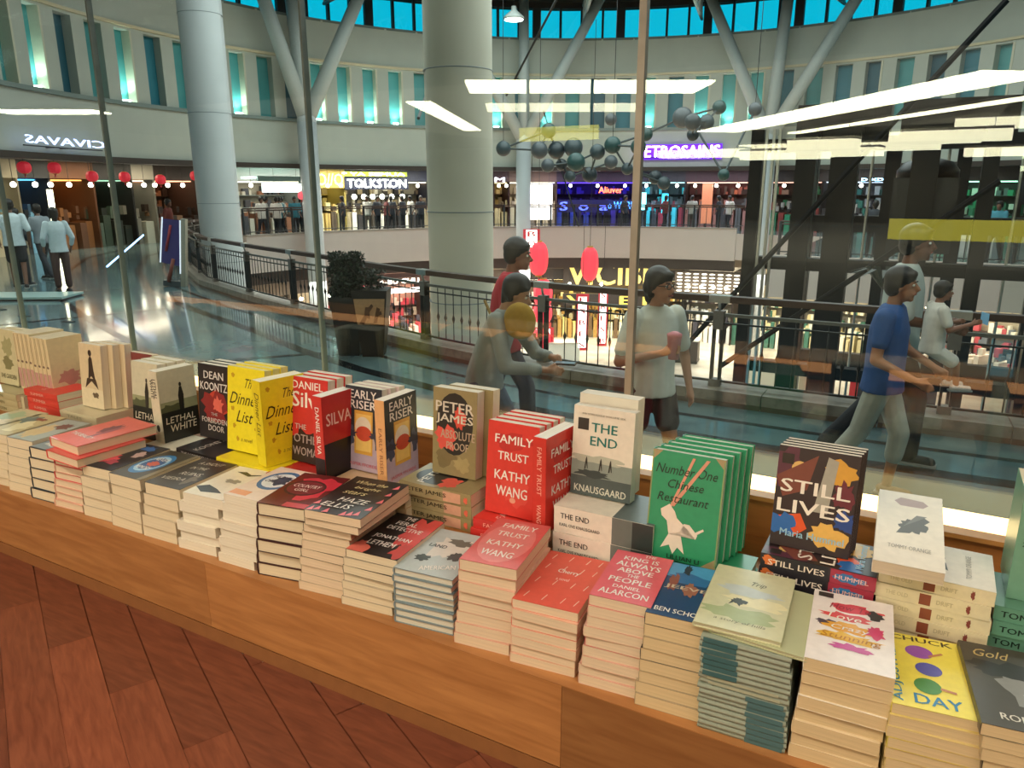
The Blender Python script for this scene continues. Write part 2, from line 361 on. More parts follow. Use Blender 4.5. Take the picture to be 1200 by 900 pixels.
# dark inlay bands following the void edge, and cross bands
def band(pts, off0, off1, z, m, b):
    for (a, c) in zip(pts, pts[1:]):
        def o_(p, q, r, d):
            t = Vector((r[0]-p[0], r[1]-p[1])); t.normalize(); nrm = Vector((t.y, -t.x))
            return Vector(q)+nrm*d
        i = pts.index(a); p0 = pts[max(0, i-1)]; p3 = pts[min(len(pts)-1, i+2)]
        A0, A1 = o_(p0, a, c, off0), o_(p0, a, c, off1); D0, D1 = o_(a, c, p3, off0), o_(a, c, p3, off1)
        b.add([(*A0, z), (*D0, z), (*D1, z), (*A1, z)], [(3, 2, 1, 0)], m)
near = inner[1:15][::-1]   # left to right
b = B(); band(near, .42, .50, WZ+.002, DARKST, b); band(near, .95, 1.12, WZ+.002, DARKST, b); band(near, 2.6, 2.72, WZ+.002, DARKST, b); b.obj('inlay_band', wf)
b = B()
for (x0, y0, x1, y1) in [(-9.8, 3.2, -6.6, 7.0), (-13.4, 3.2, -11.6, 8.4), (-5.2, 3.0, -2.9, 6.0), (-1.0, 3.0, -1.2, 6.0), (-17.4, 6.0, -14.6, 9.7)]:
    d = Vector((x1-x0, y1-y0)); d.normalize(); n = Vector((-d.y, d.x))*.06
    b.add([(x0-n.x, y0-n.y, WZ+.003), (x1-n.x, y1-n.y, WZ+.003), (x1+n.x, y1+n.y, WZ+.003), (x0+n.x, y0+n.y, WZ+.003)], [(0, 3, 2, 1)], DARKST)
b.obj('cross_band', wf)
# kerb stones along the void
kb = B(); kb.box(0, 0, 0, .01, .01, .01, KERBST, Matrix.Translation((0, 7.2, WZ))); kerb = struct('kerb', kb)
def resample(pts, step):
    out = [Vector(pts[0])]; acc = 0
    for a, c in zip(pts, pts[1:]):
        a = Vector(a); c = Vector(c); L_ = (c-a).length; u = step-acc
        while u <= L_: out.append(a.lerp(c, u/L_)); u += step
        acc = L_-(u-step)
    return out
kp = resample(near, 1.0)
for a, c in zip(kp, kp[1:]):
    if a.x > 8: break
    d = (c-a); yaw = math.atan2(d.y, d.x)
    q = B(); q.box(.004, -.02, 0, d.length-.004, .34, .15, KERBST); q.box(.004, -.025, 0, d.length-.004, 0, .05, M('5c4c40', .4)); q.obj('kerb_stone', kerb, (a.x, a.y, WZ), (0, 0, yaw))
# ---- railing on the kerb: posts every 2 m, wooden handrail, iron balusters
RAILP = [Vector((p.x, p.y)) for p in resample(near, .1425)]
def offset(pts, d):
    o = []
    for i, p in enumerate(pts):
        t = pts[min(i+1, len(pts)-1)]-pts[max(i-1, 0)]; t.normalize(); o.append(p+Vector((-t.y, t.x))*d)
    return o
rp = offset(RAILP, .17); rp = [p for p in rp if p.x < 6.3]
rail = empty('railing', (-3, 7.3, WZ), label='iron balustrade with a dark wooden handrail along the near walkway', cat='railing')
def rel(p, z): return (p.x+3, p.y-7.3, z)
HW = M('3c2418', .55)
def sweep(name, pts, z0, z1, wd, m):
    q = B(); o = [offset(pts, -wd/2), offset(pts, wd/2)]
    for i in range(len(pts)-1):
        v = [rel(o[k][i+e], z) for z in (z0, z1) for k in (0, 1) for e in (0, 1)]
        q.add(v, [(0, 2, 3, 1), (4, 5, 7, 6), (0, 1, 5, 4), (2, 6, 7, 3)], m)
    return q.obj(name, rail)
rc = rp[::3]
sweep('handrail', rc, .985, 1.045, .1, HW)
sweep('top_rail', rc, .845, .875, .035, M('6a6a64', .35, .4)); sweep('second_rail', rc, .77, .785, .02, IRON); sweep('bottom_rail', rc, .19, .21, .03, IRON)
bb = B(); bb.lathe([(.0065, .2), (.0065, .42), (.011, .44), (.021, .475), (.011, .51), (.0065, .53), (.0065, .84)], IRON, 6); bal_me = bb.mesh('baluster')
pb = B(); pb.box(-.055, -.05, .15, .055, .05, .22, M('77706a', .35, .3)); pb.box(-.05, -.04, .2, -.03, .04, .84, STEEL); pb.box(.03, -.04, .2, .05, .04, .84, STEEL)
pb.box(-.05, -.045, .72, .05, .045, .9, M('77706a', .35, .3)); pb.tube((0, 0, .88), (0, -.04, 1.0), .014, SILVER); pb.box(-.1, -.054, .982, .1, .054, 1.05, SILVER); post_me = pb.mesh('post')
nb = 0
for i, p in enumerate(rp):
    t = rp[min(i+1, len(rp)-1)]-rp[max(i-1, 0)]; yaw = math.atan2(t.y, t.x)
    if i % 14 == 4: mesh_obj('post', post_me, rail, rel(p, 0), (0, 0, yaw))
    elif i % 14 not in (3, 5) and nb < 290:
        mesh_obj('baluster', bal_me, rail, rel(p, 0), (0, 0, yaw)); nb += 1
# ---- the drum wall with its row of niches
PIER = 4.15; NW = 2.35
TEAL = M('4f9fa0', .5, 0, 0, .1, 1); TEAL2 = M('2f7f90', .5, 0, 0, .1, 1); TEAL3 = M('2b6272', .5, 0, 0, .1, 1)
dw = B()
ring(dw, 30, 212, 16.3, 16.9, 2.3, 4.05, WHITE); ring(dw, 30, 212, 16.3, 16.9, 6.25, 7.9, WHITE)
ring(dw, 212, 390, 16.3, 16.9, 3.0, 7.9, WHITE)
ring(dw, 30, 212, 16.18, 16.3, 3.93, 4.05, M('7f8c88')); ring(dw, 30, 212, 16.22, 16.3, 6.33, 6.42, M('d8caa8'))
ring(dw, 30, 212, 16.15, 16.9, 2.12, 2.3, M('3c322c'))
k0 = 157+PIER*24
drum = struct('wall_drum', dw)
nich = []
for k in range(0, 44):
    a = 211-PIER*k-1.2
    if a < 32: break
    nich.append(a)
off = (157-nich[0]) % PIER
nich = [a-PIER+off for a in nich]
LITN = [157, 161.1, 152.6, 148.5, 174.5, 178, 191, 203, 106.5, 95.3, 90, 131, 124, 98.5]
prev = 212
q = B()
for a in nich+[None]:
    lo = 30 if a is None else a+NW/2
    ring(q, lo, prev, 16.3, 16.9, 4.05, 6.25, WHITE, 3); prev = None if a is None else a-NW/2
q.obj('pier', drum)
for i, a in enumerate(nich):
    lit = any(abs(a-l) < PIER/2 for l in LITN)
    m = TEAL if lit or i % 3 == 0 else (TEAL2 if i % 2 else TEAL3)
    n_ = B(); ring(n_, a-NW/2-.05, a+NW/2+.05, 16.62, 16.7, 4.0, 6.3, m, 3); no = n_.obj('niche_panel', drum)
    if lit or i % 4 == 0:
        n_ = B(); ring(n_, a-NW/2, a-NW/2+.28, 16.28, 16.62, 4.05, 6.25, M('d0cbb4', .5)); n_.obj('niche_reveal', drum)
    if lit:
        p = cyl(a, 16.46, 4.07); n_ = B(); n_.lathe([(.1, 0), (.14, .03), (.12, .06)], M('e8fff4', .5, 0, 14), 8, tuple(p)); n_.obj('uplight', drum)
        l = bpy.data.lights.new('niche_light', 'SPOT'); l.energy = 85; l.color = (.72, 1, .92); l.spot_size = R(110); l.spot_blend = .8; l.shadow_soft_size = .1
        lo = bpy.data.objects.new('niche_light', l); COL.objects.link(lo); lo.location = cyl(a, 16.4, 4.18)
        d = cyl(a, 16.66, 5.3)-lo.location; lo.rotation_euler = d.to_track_quat('-Z', 'Y').to_euler()
# ---- clerestory: cyan dusk through tinted panes between dark mullions, dark roof with white steel
cb = B(); ring(cb, 0, 360, 16.3, 18.2, 7.85, 7.95, M('6a7672'), 5); ring(cb, 0, 360, 17.7, 18.0, 7.95, 8.15, DARK, 4)
ring(cb, 0, 360, 17.75, 17.95, 9.5, 9.75, DARK, 4); ring(cb, 215, 380, 17.75, 17.95, 7.95, 9.6, DARK, 4)
cl = struct('window_2', cb)
for i in range(0, 62):
    a = 214-i*3.2
    q = B(); ring(q, a-3.1, a, 17.83, 17.86, 8.15, 9.5, SKYPANE, 4); q.obj('pane', cl)
    q = B(); ring(q, a-.12, a+.22+(.9 if i % 4 == 0 else 0), 17.75, 17.95, 8.1, 9.5, M('1c3038'), 4); q.obj('mullion', cl)
rb = B(); n = 48; ps = [cyl(i*360/n, 19.5, 9.75) for i in range(n)]
rb.add(ps, [tuple(range(n))], M('2a3434', .8)); rb.add([(p.x, p.y, 9.9) for p in ps], [tuple(range(n))], M('2a3434', .8)); roof = struct('roof', rb)
def truss(p0, p1, lab):
    t = empty('roof_truss', p0, label=lab, cat='truss'); d = Vector(p1)-Vector(p0); n_ = 9
    q = B(); q.tube((0, 0, 0), d, .07, M('d4dcd8', .4)); q.obj('lower_chord', t)
    up = Vector((0, 0, .75)); q = B(); q.tube(up, d+up, .06, M('d4dcd8', .4)); q.obj('upper_chord', t)
    q = B()
    for i in range(n_):
        q.tube(d*(i/n_), d*((i+.5)/n_)+up, .045, M('e4ece8', .4), 6); q.tube(d*((i+.5)/n_)+up, d*((i+1)/n_), .045, M('e4ece8', .4), 6)
    q.obj('web', t)
for a, s in [(176, 'far left over the lanterns'), (158, 'left of the thick white column'), (140, 'just behind the thick white column'), (118, 'right of the round roof lamp'), (100, 'above the purple sign'), (80, 'at the right end of the roof')]:
    truss(cyl(a, 17.2, 8.75), cyl(a, 8, 9.0), 'white tubular steel roof truss '+s)
tl = empty('roof_lamp', cyl(132, 13, 8.0), label='round white high-bay lamp hanging under the roof by the thick column', cat='lamp')
q = B(); q.lathe([(.3, .0), (.42, .02), (.42, .1), (.12, .35), (.1, .5)], M('c8d0cc', .5), 16); q.obj('shade', tl)
q = B(); q.lathe([(.38, -.02), (.38, 0)], M('f4fff8', .5, 0, 12), 16); q.obj('bulb', tl)
q = B(); q.tube((0, 0, .5), (0, 0, 1.75), .02, DARK, 6); q.obj('cable', tl)
# ---- columns
def column(x, y, r, lab, m=COLW, top=9.7, bot=-6.2, seam=True):
    t = empty('column', (x, y, bot), label=lab, cat='column')
    q = B(); n = 40
    vs = [];
    for z in (0, top-bot):
        for i in range(n):
            a_ = 2*math.pi*i/n; rr = r*(1 if not seam else 1-.07*max(0, math.cos(2*(a_-R(40))))**12); vs.append((rr*math.cos(a_), rr*math.sin(a_), z))
    q.add(vs, [(i, (i+1) % n, n+(i+1) % n, n+i) for i in range(n)], m, smooth=True); q.obj('shaft', t)
    q = B()
    for z in (bot+5.4, .9, 3.4, 6.0): q.lathe([(r*1.004, z-bot), (r*1.006, z-bot+.01), (r*1.004, z-bot+.02)], M('8f9698', .5), 40)
    q.obj('panel_joint', t)
    return t
column(-7.95, 12.3, .64, 'thick cream white round column in the middle beyond the railing', M('e2dcca', .5, 0, 0, .04, 1.5))
column(-18.6, 15.6, .60, 'tall bluish white round column at the left rising behind the railing')
def tree_column(a, r, zfork, tops, lab, rad=.38):
    p = cyl(a, r, -6.2); t = empty('branching_column', p, label=lab, cat='column')
    q = B(); q.tube((0, 0, 0), (0, 0, zfork+6.2), rad, COLW, 20); q.obj('trunk', t)
    q = B(); q.ball((0, 0, zfork+6.2), rad*1.02, rad*1.02, .4, COLW, 20, 8); q.obj('knuckle', t)
    for (at, rt, zt) in tops:
        e = cyl(at, rt, zt)-p; q = B(); q.tube((0, 0, zfork+6.2), e, rad*.8, M('b4bcba', .5), 16, rad*.6); q.obj('branch', t)
tree_column(165.6, 15.3, 3.9, [(172.5, 15.6, 9.6), (165.5, 16, 9.7), (155, 14.6, 9.6)], 'slim white column that forks into three branches, left of the thick column')
tree_column(128.3, 15.3, 3.4, [(142, 15.6, 9.6), (128, 15.8, 9.6), (115, 15.2, 9.7)], 'slim white forked column right behind the thick cream one', .34)
tree_column(87.4, 15.3, 3.4, [(99, 15.6, 9.7), (86.5, 15.8, 9.7), (74, 15.5, 9.6)], 'pale forked column rising above the steel lift tower', .36)
# tie rods across the upper void
for p0, p1, lab in [((-13.5, 22, 8.6), (-9.3, 12.9, 2.7), 'thin dark tie rod slanting to the left edge of the thick column'),
                    ((-12.9, 29, -.2), (-15.9, 31.6, 4.7), 'thin dark tie rod crossing behind the hanging lanterns'),
                    ((-9.1, 20, 7.2), (-12.4, 22, 4.2), 'thin dark tie rod crossing in front of the ring of niches')]:
    q = B(); a = Vector(p0); q.tube((0, 0, 0), Vector(p1)-a, .035, DARK, 6); o = q.obj('tie_rod', None, a); tag(o, lab, 'rod')

# ---- far gallery edge, its railing and the shopfronts behind
gb = B(); ring(gb, 92, 175, 16.15, 16.4, -1.95, -.5, FASCIA); ring(gb, 92, 175, 16.1, 16.42, -.5, -.44, M('8c847c')); gb.box(-4.2, 23.8, -1.9, 14, 24, -.62, FASCIA)
struct('gallery_edge', gb)
def far_rail(name, pts, lab, gap=.28, col=STEEL):
    t = empty(name, pts[0], label=lab, cat='railing'); o = pts[0]; q = B(); p2 = B()
    for a, c in zip(pts, pts[1:]):
        for z in (.92, 1.0): q.tube(a-o+Vector((0, 0, z)), c-o+Vector((0, 0, z)), .03, HW, 6, cap=False)
        q.tube(a-o+Vector((0, 0, .1)), c-o+Vector((0, 0, .1)), .02, col, 5, cap=False)
        n_ = max(1, int((c-a).length/gap))
        for i in range(n_):
            s = a.lerp(c, i/n_)-o; p2.tube(s+Vector((0, 0, .0)), s+Vector((0, 0, .92)), .013, col, 4, cap=False)
        p2.tube(a-o, a-o+Vector((0, 0, 1.0)), .05, col, 6)
    q.obj('handrail', t); o2 = p2.obj('balusters', t); o2['kind'] = 'stuff'
far_rail('gallery_railing', [cyl(a, 16.25, -.44) for a in range(175, 90, -4)], 'dark railing on the far gallery under the shop signs')
far_rail('gallery_railing', [Vector((x, 23.95, -.62)) for x in range(-4, 15, 2)], 'dark railing of the gallery behind the lift tower')
# upper soffit and ceilings above the walkways
sb = B(); ring(sb, 30, 212, 16.9, 27, 2.3, 2.45, M('5c5a52', .7), 4)
struct('ceiling_gallery', sb)
b = B(); b.box(-13.5, 2.22, 2.98, 5, 3.2, 3.1, WHITE); struct('ceiling_walkway', b)
b = B(); ring(b, -39, 219, 26.3, 26.6, -6.2, 9.75, WHITE, 5); ring(b, 20, 180, 24, 24.3, -6.2, -1.9, WHITE, 5)
struct('wall_outer', b)
def clipped(a0, a1, z, m):   # ceiling between the drum and the outer wall, stopping at the shop window
    q = B(); n = 24
    for i in range(n):
        vs = []
        for k in (0, 1):
            a = a0+(a1-a0)*(i+k)/n; p = cyl(a, 16.9); r = 26.6; s_ = math.sin(R(a))
            if s_ < 0: r = min(r, (C0.y-2.23)/-s_)
            vs += [p, cyl(a, max(r, 16.9))]
        q.add([(v.x, v.y, z+dz) for dz in (0, .05) for v in vs], [(0, 1, 3, 2), (4, 6, 7, 5), (1, 5, 7, 3), (0, 2, 6, 4)], m)
    return q
q = clipped(-85, 30, 3.0, M('8c8a80', .7)); q2 = clipped(212, 275, 2.95, M('8c8a80', .7)); q.add(q2.v, q2.f, M('8c8a80', .7)); struct('ceiling_side', q)
# ================================================================ SHOPFRONTS
def part(b, name, t):
    o = t.location; b.v = [(v[0]-o.x, v[1]-o.y, v[2]-o.z) for v in b.v]
    return b.obj(name, t)
def text_on_cyl(b, s, a, r, z, wd, ht, m, depth=.03, bold=.02, mirror=False):
    """lettering facing the atrium centre: reads left to right seen from the centre"""
    vs, fs = text_geo(s, bold); p = cyl(a, r); rad = Vector((math.cos(R(a)), math.sin(R(a)), 0)); right = Vector((math.sin(R(a)), -math.cos(R(a)), 0))
    sg = -1 if mirror else 1
    n = len(vs)
    b.add([cyl(a-math.degrees(v[0]*wd*sg/r), r-depth-(.004 if i < n/2 else 0), z+v[1]*ht) for i, v in enumerate(vs)], fs, m)
def shop(a0, a1, z0, z1, r, wall, glow, lab, goods=('6a5a4a', '9a8a70', '3a3a40'), header='4a4038', depth=2.4, dens=1., lamps=3, ge=2.5):
    am = (a0+a1)/2; t = empty('shopfront', cyl(am, r, z0), label=lab, cat='shop')
    q = B(); ring(q, a0, a1, r+depth, r+depth+.1, z0, z1, M(wall, .7, 0, 0, .12, 3)); part(q, 'back_wall', t)
    q = B(); [ring(q, a_-.12, a_+.12, r, r+depth, z0, z1, M(header, .6), 1) for a_ in (a0, a1)]; part(q, 'side_wall', t)
    q = B(); ring(q, a0, a1, r-.05, r+.1, z1-.55, z1, M(header, .6)); part(q, 'fascia_board', t)
    q = B(); ring(q, a0+.3, a1-.3, r+.5, r+depth-.4, z1-.62, z1-.58, M(glow, .5, 0, ge)); part(q, 'light_panel', t)
    rr = random.Random(int(a0*7+z0*13)); arc = (a1-a0)
    q = B(); n = max(1, int(abs(arc)*dens))
    for i in range(n):
        a = a0+arc*(i+.5)/n; h = rr.uniform(.7, 1.15); ring(q, a-abs(arc)/n*.36, a+abs(arc)/n*.36, r+rr.uniform(.1, .3), r+.9, z0, z0+h, M(rr.choice(goods), .6), 2)
    part(q, 'counter', t)
    q = B()
    for s in range(3):
        ring(q, a0+.4, a1-.4, r+depth-.35, r+depth, z0+.6+s*.55, z0+.63+s*.55, M(header, .6), 2)
    part(q, 'wall_shelf', t)
    q = B()
    for i in range(int(abs(arc)*9)):
        a = a0+.4+(arc-.8)*rr.random(); s = rr.randrange(4); z = z0+.63+(s-1)*.55 if s else z0+rr.uniform(.9, 1.2)
        hh = rr.uniform(.12, .42); rad_ = r+depth-.3 if s else r+.4
        ring(q, a, a+rr.uniform(.25, .7), rad_, rad_+.2, max(z, z0+.02), max(z, z0+.02)+hh, M(rr.choice(goods), .5), 1)
    o = part(q, 'goods', t); o['kind'] = 'stuff'
    for i in range(lamps):
        a = a0+arc*(i+.5)/lamps; p = cyl(a, r-.35, z1-.75); q = B(); q.ball(tuple(p), .085, .085, .085, M('fff4dc', .5, 0, 14), 8, 6); q.tube(p, p+Vector((0, 0, .75)), .01, DARK, 4); part(q, 'spot_lamp', t)
    return t
Z0 = WZ; Z1 = 2.2
bays = [
 (-151, -161.2, '8a7a64', 'fff0c8', 'cream framed shop with a bright upright light strip at the far left edge', ('c8b898', '4a4038'), 'b0a48c'),
 (-161.2, -165, '2c4a6a', '58b8ff', 'dark shop glowing blue behind two white lamps at the far left', ('30506a', '7ab0d0', '202830'), '202428'),
 (-165, -170.5, '7a4a28', 'ffb060', 'shop with an orange brown wooden front behind the walkers at the left', ('8a5a30', '5a3820'), '6a4226'),
 (-170.5, -175.4, '181a18', '80a890', 'dark shop with dim green displays left of the slanted info board', ('2a3a2c', '182018', '48584a'), '1c1c1c'),
 (-175.4, -178.3, 'a8a898', 'f0e8d0', 'narrow shop with a pale cream panel under a red lantern', ('a8a898', '787468'), '8c887c'),
 (-178.3, -184.5, '4a2c1c', 'ffb890', 'dark brown wooden shop beside the tall bluish column', ('5a3424', '7a5a40', '2a1c14'), '2e2018'),
 (175, 170, '3a2c24', 'ffc8a0', 'brown shop hidden mostly behind the tall bluish column', ('5a3424', '7a5a40'), '2e2018'),
 (170, 160, 'b0a898', 'fff6e8', 'brightly lit food stall with a curved white canopy between the left columns', ('d0c8b8', '8a5a40', '4a4a50'), '8c9490'),
 (160, 154, 'a08c5c', 'fff0b0', 'stall with a yellow patterned sign panel beside the slim forked column', ('c8a860', 'e8d8a0', '605040'), 'c8b060'),
 (154, 141, '9a9484', 'fff4e0', 'busy kiosk under big white glowing letters left of the thick column', ('e8e0d0', '403830', 'a89878', '302c2c'), '2a2c3c'),
 (141, 131, '4a4038', 'ffe0c0', 'dark shop hidden behind the thick cream white column', ('6a5a4a',), '3a2420'),
 (131, 128.6, 'a0885c', 'ffe8b0', 'narrow tan shop with a dark red sign right beside the thick column', ('c0a878', '6a5438'), '3a1c1c'),
 (128.6, 121.2, 'b8a890', 'fff4e4', 'cream shop with a tall white glowing panel left of the purple bar', ('c8b898', '9a8a78'), '5a4438'),
 (121.2, 108.5, '2c2058', '6848ff', 'purple lit bar with a red neon sign and dark blue screens', ('20184a', '4838a0', '3c50c0', '181420'), '2a1c24'),
 (108.5, 101.5, '50565a', 'b8e8f0', 'grey gadget shop with two cyan screens under the purple letters', ('48d0e0', '6a6e74', '3a3e44', 'a03848'), '26242c'),
 (101.5, 92, '6a4a50', 'ffc0b0', 'pink lit glass fronted shop with a copper column left of the lift tower', ('a07068', '585a5c', '3a3c40', 'c88a70'), '3a2028'),
 (92, 82, '2a2022', 'e0a898', 'dim shop with red and green lit mannequins behind the lift tower', ('7a2c28', '1c7a58', '8a8a84', '222224'), '1c1618'),
 (82, 71, '343438', 'd8e8ff', 'dark boutique with pale standing figures right behind the lift tower', ('989894', '2c2c30', '1c6058'), '1a1a1e'),
 (71, 58, '28302e', 'b0ffd8', 'dark shop with a slanting green light at the right', ('1c7a58', '50565a', 'c8c8c0'), '1a1e1e'),
 (58, 34, '4a4a4c', 'e8f0ff', 'large dim shop at the far right edge', ('70746f', '9a9a90', '303234'), '222426'),
]
for (a0, a1, wl, gl, lab, gd, hd) in bays:
    shop(a0, a1, Z0, Z1, 18.6 if a0 < 0 else 18.9, wl, gl, lab, gd, hd, lamps=2 if abs(a1-a0) < 6 else 3)
# closer screens / light boxes and the signs
def sign(a, r, z, wd, ht, s, col, e, back, lab, name='shop_sign', bold=.03, tw=.92, th=.7, mirror=False, be=0):
    t = empty(name, cyl(a, r, z-ht/2), label=lab, cat='sign')
    if back:
        q = B(); hw = math.degrees(wd/2/r); ring(q, a-hw, a+hw, r, r+.08, z-ht/2, z+ht/2, M(back, .5, 0, be), 2); part(q, 'sign_panel', t)
    if s:
        q = B()
        lines = s.split('|')
        for k, ln in enumerate(lines):
            zz = z+ht*((len(lines)-1)/2-k)/len(lines); text_on_cyl(q, ln, a, r, zz, wd*tw, ht*th/len(lines), M(col, .5, 0, e), .05, bold, mirror)
        part(q, 'lettering', t)
    if name in ('display_screen', 'display_pillar', 'light_box', 'light_strip'):
        q = B(); ring(q, a-.12, a+.12, r+.02, r+.08, WZ, z-ht/2+.02, STEEL, 1); part(q, 'stand', t)
    elif not back:
        q = B(); ring(q, a-math.degrees(wd*.45/r), a+math.degrees(wd*.45/r), r+.02, r+.06, z-ht/2-.03, z-ht/2, STEEL, 2); [ring(q, a+k-.1, a+k+.1, r+.02, r+.4, z-ht/2-.03, z-ht/2, STEEL, 1) for k in (-1, 1)]; part(q, 'bracket', t)
    return t
sign(102.1, 16.05, 2.98, 3.72, .5, 'PETROSAINS', 'f4d8ff', 7, None, 'glowing white purple PETROSAINS letters on the far wall', 'lit_sign', .05, 1, 1)
q = B(); hw = math.degrees(1.96/16.2); t = empty('sign_backing', cyl(102.1, 16.2, 2.6), label='deep purple glowing strip behind the PETROSAINS letters', cat='sign'); ring(q, 102.1-hw, 102.1+hw, 16.14, 16.2, 2.62, 3.3, M('5a14b8', .5, 0, 1.6), 2); part(q, 'lit_panel', t)
sign(149.3, 18.75, 1.55, 3.2, .55, 'TOLKSTON', 'fffdf0', 9, '20243c', 'big white glowing letters TOLKSTON over the busy kiosk', bold=.06)
sign(149.8, 18.72, 1.98, 3.4, .22, '* YA SEMUA', 'fff8e0', 6, 'a8b83c', 'small white letters on the yellow green edge above the big ones', bold=.05, be=.3)
sign(157.2, 18.7, 1.72, 1.9, .75, 'OO//O', 'fff0a0', 1.2, 'b89c48', 'yellow patterned sign panel beside the slim forked column', be=.35)
sign(164.3, 18.2, 1.35, 1.9, .38, 'FOOD', 'ffffff', 6, 'dcebe8', 'white lit sign panel hanging under the curved canopy', be=2.2)
sign(130.2, 18.7, 1.75, .55, .3, 'M', 'f0f0ff', 4, '3a1418', 'tiny white sign on dark red beside the thick column')
sign(123.8, 18.3, .65, 1.15, 1.75, '', 'ffffff', 3, 'fff0e4', 'tall white glowing light box left of the purple bar', 'light_box', be=2.6)
sign(112.8, 18.6, 1.25, 1.3, .42, 'Aliuver', 'ff5a3c', 7, None, 'small red neon script over the purple bar', bold=.03)
sign(117, 18.5, .45, 2.6, .62, 'S  o  a', '5a6cff', 2.5, '141040', 'dark blue menu screen in the purple bar', 'menu_screen', be=.6)
sign(111, 18.5, .5, 1.5, .5, 'o WARU', '50a0ff', 2.5, '101848', 'blue menu screen under the red neon script', 'menu_screen', be=.6)
sign(107.8, 18.2, .7, .38, .85, '', 'ffffff', 3, '90ecf4', 'left cyan display screen under the purple letters', 'display_screen', be=3)
sign(104.3, 18.2, .6, .3, .95, '', 'ffffff', 3, '38c8f0', 'right cyan display screen under the purple letters', 'display_screen', be=2.5)
sign(97.9, 18.2, .6, .5, 1.9, '', 'ffffff', 3, 'c87a58', 'copper coloured upright panel left of the lift tower', 'display_pillar', be=.6)
sign(74.4, 18.2, 1.7, 1.2, .17, 'D XDE', 'a0d8ff', 7, None, 'small blue white lit letters behind the lift tower', bold=.05)
sign(-157.6, 15.95, 2.62, 3.6, .3, 'CIVAVAS', 'b8c8ff', 3, None, 'pale blue reversed letters standing in for a shop sign mirrored in the glass', mirror=True)  # glowing flipped letters imitate a store sign's reflection, no sign on this wall
sign(-160.2, 17.2, .3, .16, 2.0, '', 'ffffff', 3, 'fff4d0', 'upright bright light strip at the far left edge', 'light_strip', be=7)
# curved white canopy over the food stall
t = empty('canopy', cyl(165, 17.6, 1.7), label='curved white lit canopy over the food stall between the left columns', cat='canopy')
q = B(); ring(q, 160.8, 170, 17.2, 18.4, 1.72, 1.8, M('b8e0dc', .5, 0, .9), 1); part(q, 'canopy_roof', t)
q = B(); ring(q, 160.8, 170, 17.15, 17.25, 1.62, 1.82, M('7c9c98', .5), 1); part(q, 'canopy_rim', t)
# menu wall dots and lit pendant lamps of the kiosk
for i, a in enumerate([153.8, 152.3, 150.9, 149.4, 147.9, 146.2]):
    p = cyl(a, 18.0, .95); t = empty('pendant_lamp', p, label=['first', 'second', 'third', 'fourth', 'fifth', 'sixth'][i]+' white globe lamp from left over the busy kiosk', cat='lamp', group='globe lamps over the kiosk')
    q = B(); q.ball((0, 0, 0), .12, .12, .12, M('fff8e8', .5, 0, 9), 8, 6); q.obj('globe', t); q = B(); q.tube((0, 0, .1), (0, 0, 1.3), .01, DARK, 4); q.obj('cord', t)

# ---- lower level seen through the railing
b = B(); n = 48; b.add([cyl(i*360/n, 27, -6.2) for i in range(n)], [tuple(range(n))], PALEFL); struct('floor_lower', b)
b = B(); ring(b, 20, 200, 21, 21.3, -6.2, -1.9, M('b0a290', .7), 4); struct('wall_lower', b)
b = B(); ring(b, 0, 360, 14.6, 21, -3.55, -3.4, M('c8bcb0', .6), 4)
lb = B(); ring(lb, 92, 178, 16.3, 16.45, -2.45, -1.95, M('2c201c', .5), 3); struct('trim_1', lb)
low = [(176, 166, '8a7a68', 'fff0d8', 'lower shop with tall white windows seen between the left balusters', ('d8ccb8', '5a3a30', '8a9aa0'), '6a5a4c'),
 (166, 156.5, 'a89880', 'fff4e0', 'lower shop with racks of clothes left of the planter', ('f0e8d8', 'c83c48', '504848', '80b0a8'), '4a3c34'),
 (156.5, 143, 'b08878', 'ffe0d0', 'lower shop with red and white shelves behind the planter', ('e8c8b8', 'd04858', '3a3a48'), '4a2c28'),
 (143, 129, 'a89c88', 'fff0d8', 'lower shop hidden behind the thick cream white column', ('c8b8a0',), '5a4a40'),
 (129, 122, '6a5040', 'fff0e0', 'narrow lower shop with a tall glowing banner behind the man in red', ('f8f0e0', 'c04040'), '2c201c'),
 (122, 100.5, '4a3c30', 'ffe8a8', 'large dark fronted lower shop with golden letters', ('e8d080', 'b08840', '6a5030', 'f0e8c8'), '1e1814'),
 (100.5, 92.5, 'a8a090', 'fff8ec', 'lower shop with bright shelves of small goods left of the lift tower', ('fff8ea', 'e8dcc8', '38343c', 'c8b8a0'), '3c2c28'),
 (92.5, 72, '8a8070', 'fff0d0', 'pale lower shop behind the steel lift tower', ('e8e0c8', '40705c', 'd0c090'), '2c2824'),
 (72, 50, '988c78', 'fff0d8', 'lower shop with white windows at the far right', ('e8e0d0', 'c05058', '707880'), '3c3430')]
for (a0, a1, wl, gl, lab, gd, hd) in low:
    shop(a0, a1, -6.2, -2.6, 17.4, wl, gl, lab, gd, hd, dens=1.2, lamps=4, ge=6)
sign(112.2, 17.2, -2.85, 4.9, 1.1, 'VICIBE', 'e8cc70', 1.0, '2a1e14', 'huge golden letters VICISE on the dark lower shopfront', bold=.06, tw=.9, th=1.0)
sign(112.2, 17.15, -4.15, 4.9, .6, 'V    E P', 'd8b850', .8, '241c18', 'second row of golden shapes under the huge golden letters', bold=.07)
sign(148.3, 17.2, -2.95, 2.2, .32, 'A-BU CHU', 'fff0e0', 7, '5a4038', 'white glowing letters A-BU CHU right of the planter', bold=.05)
sign(149, 17.15, -3.4, 2.6, .22, '', 'fff', 1, 'fff0e8', 'white light bar under the A-BU CHU letters', 'light_bar', be=5)
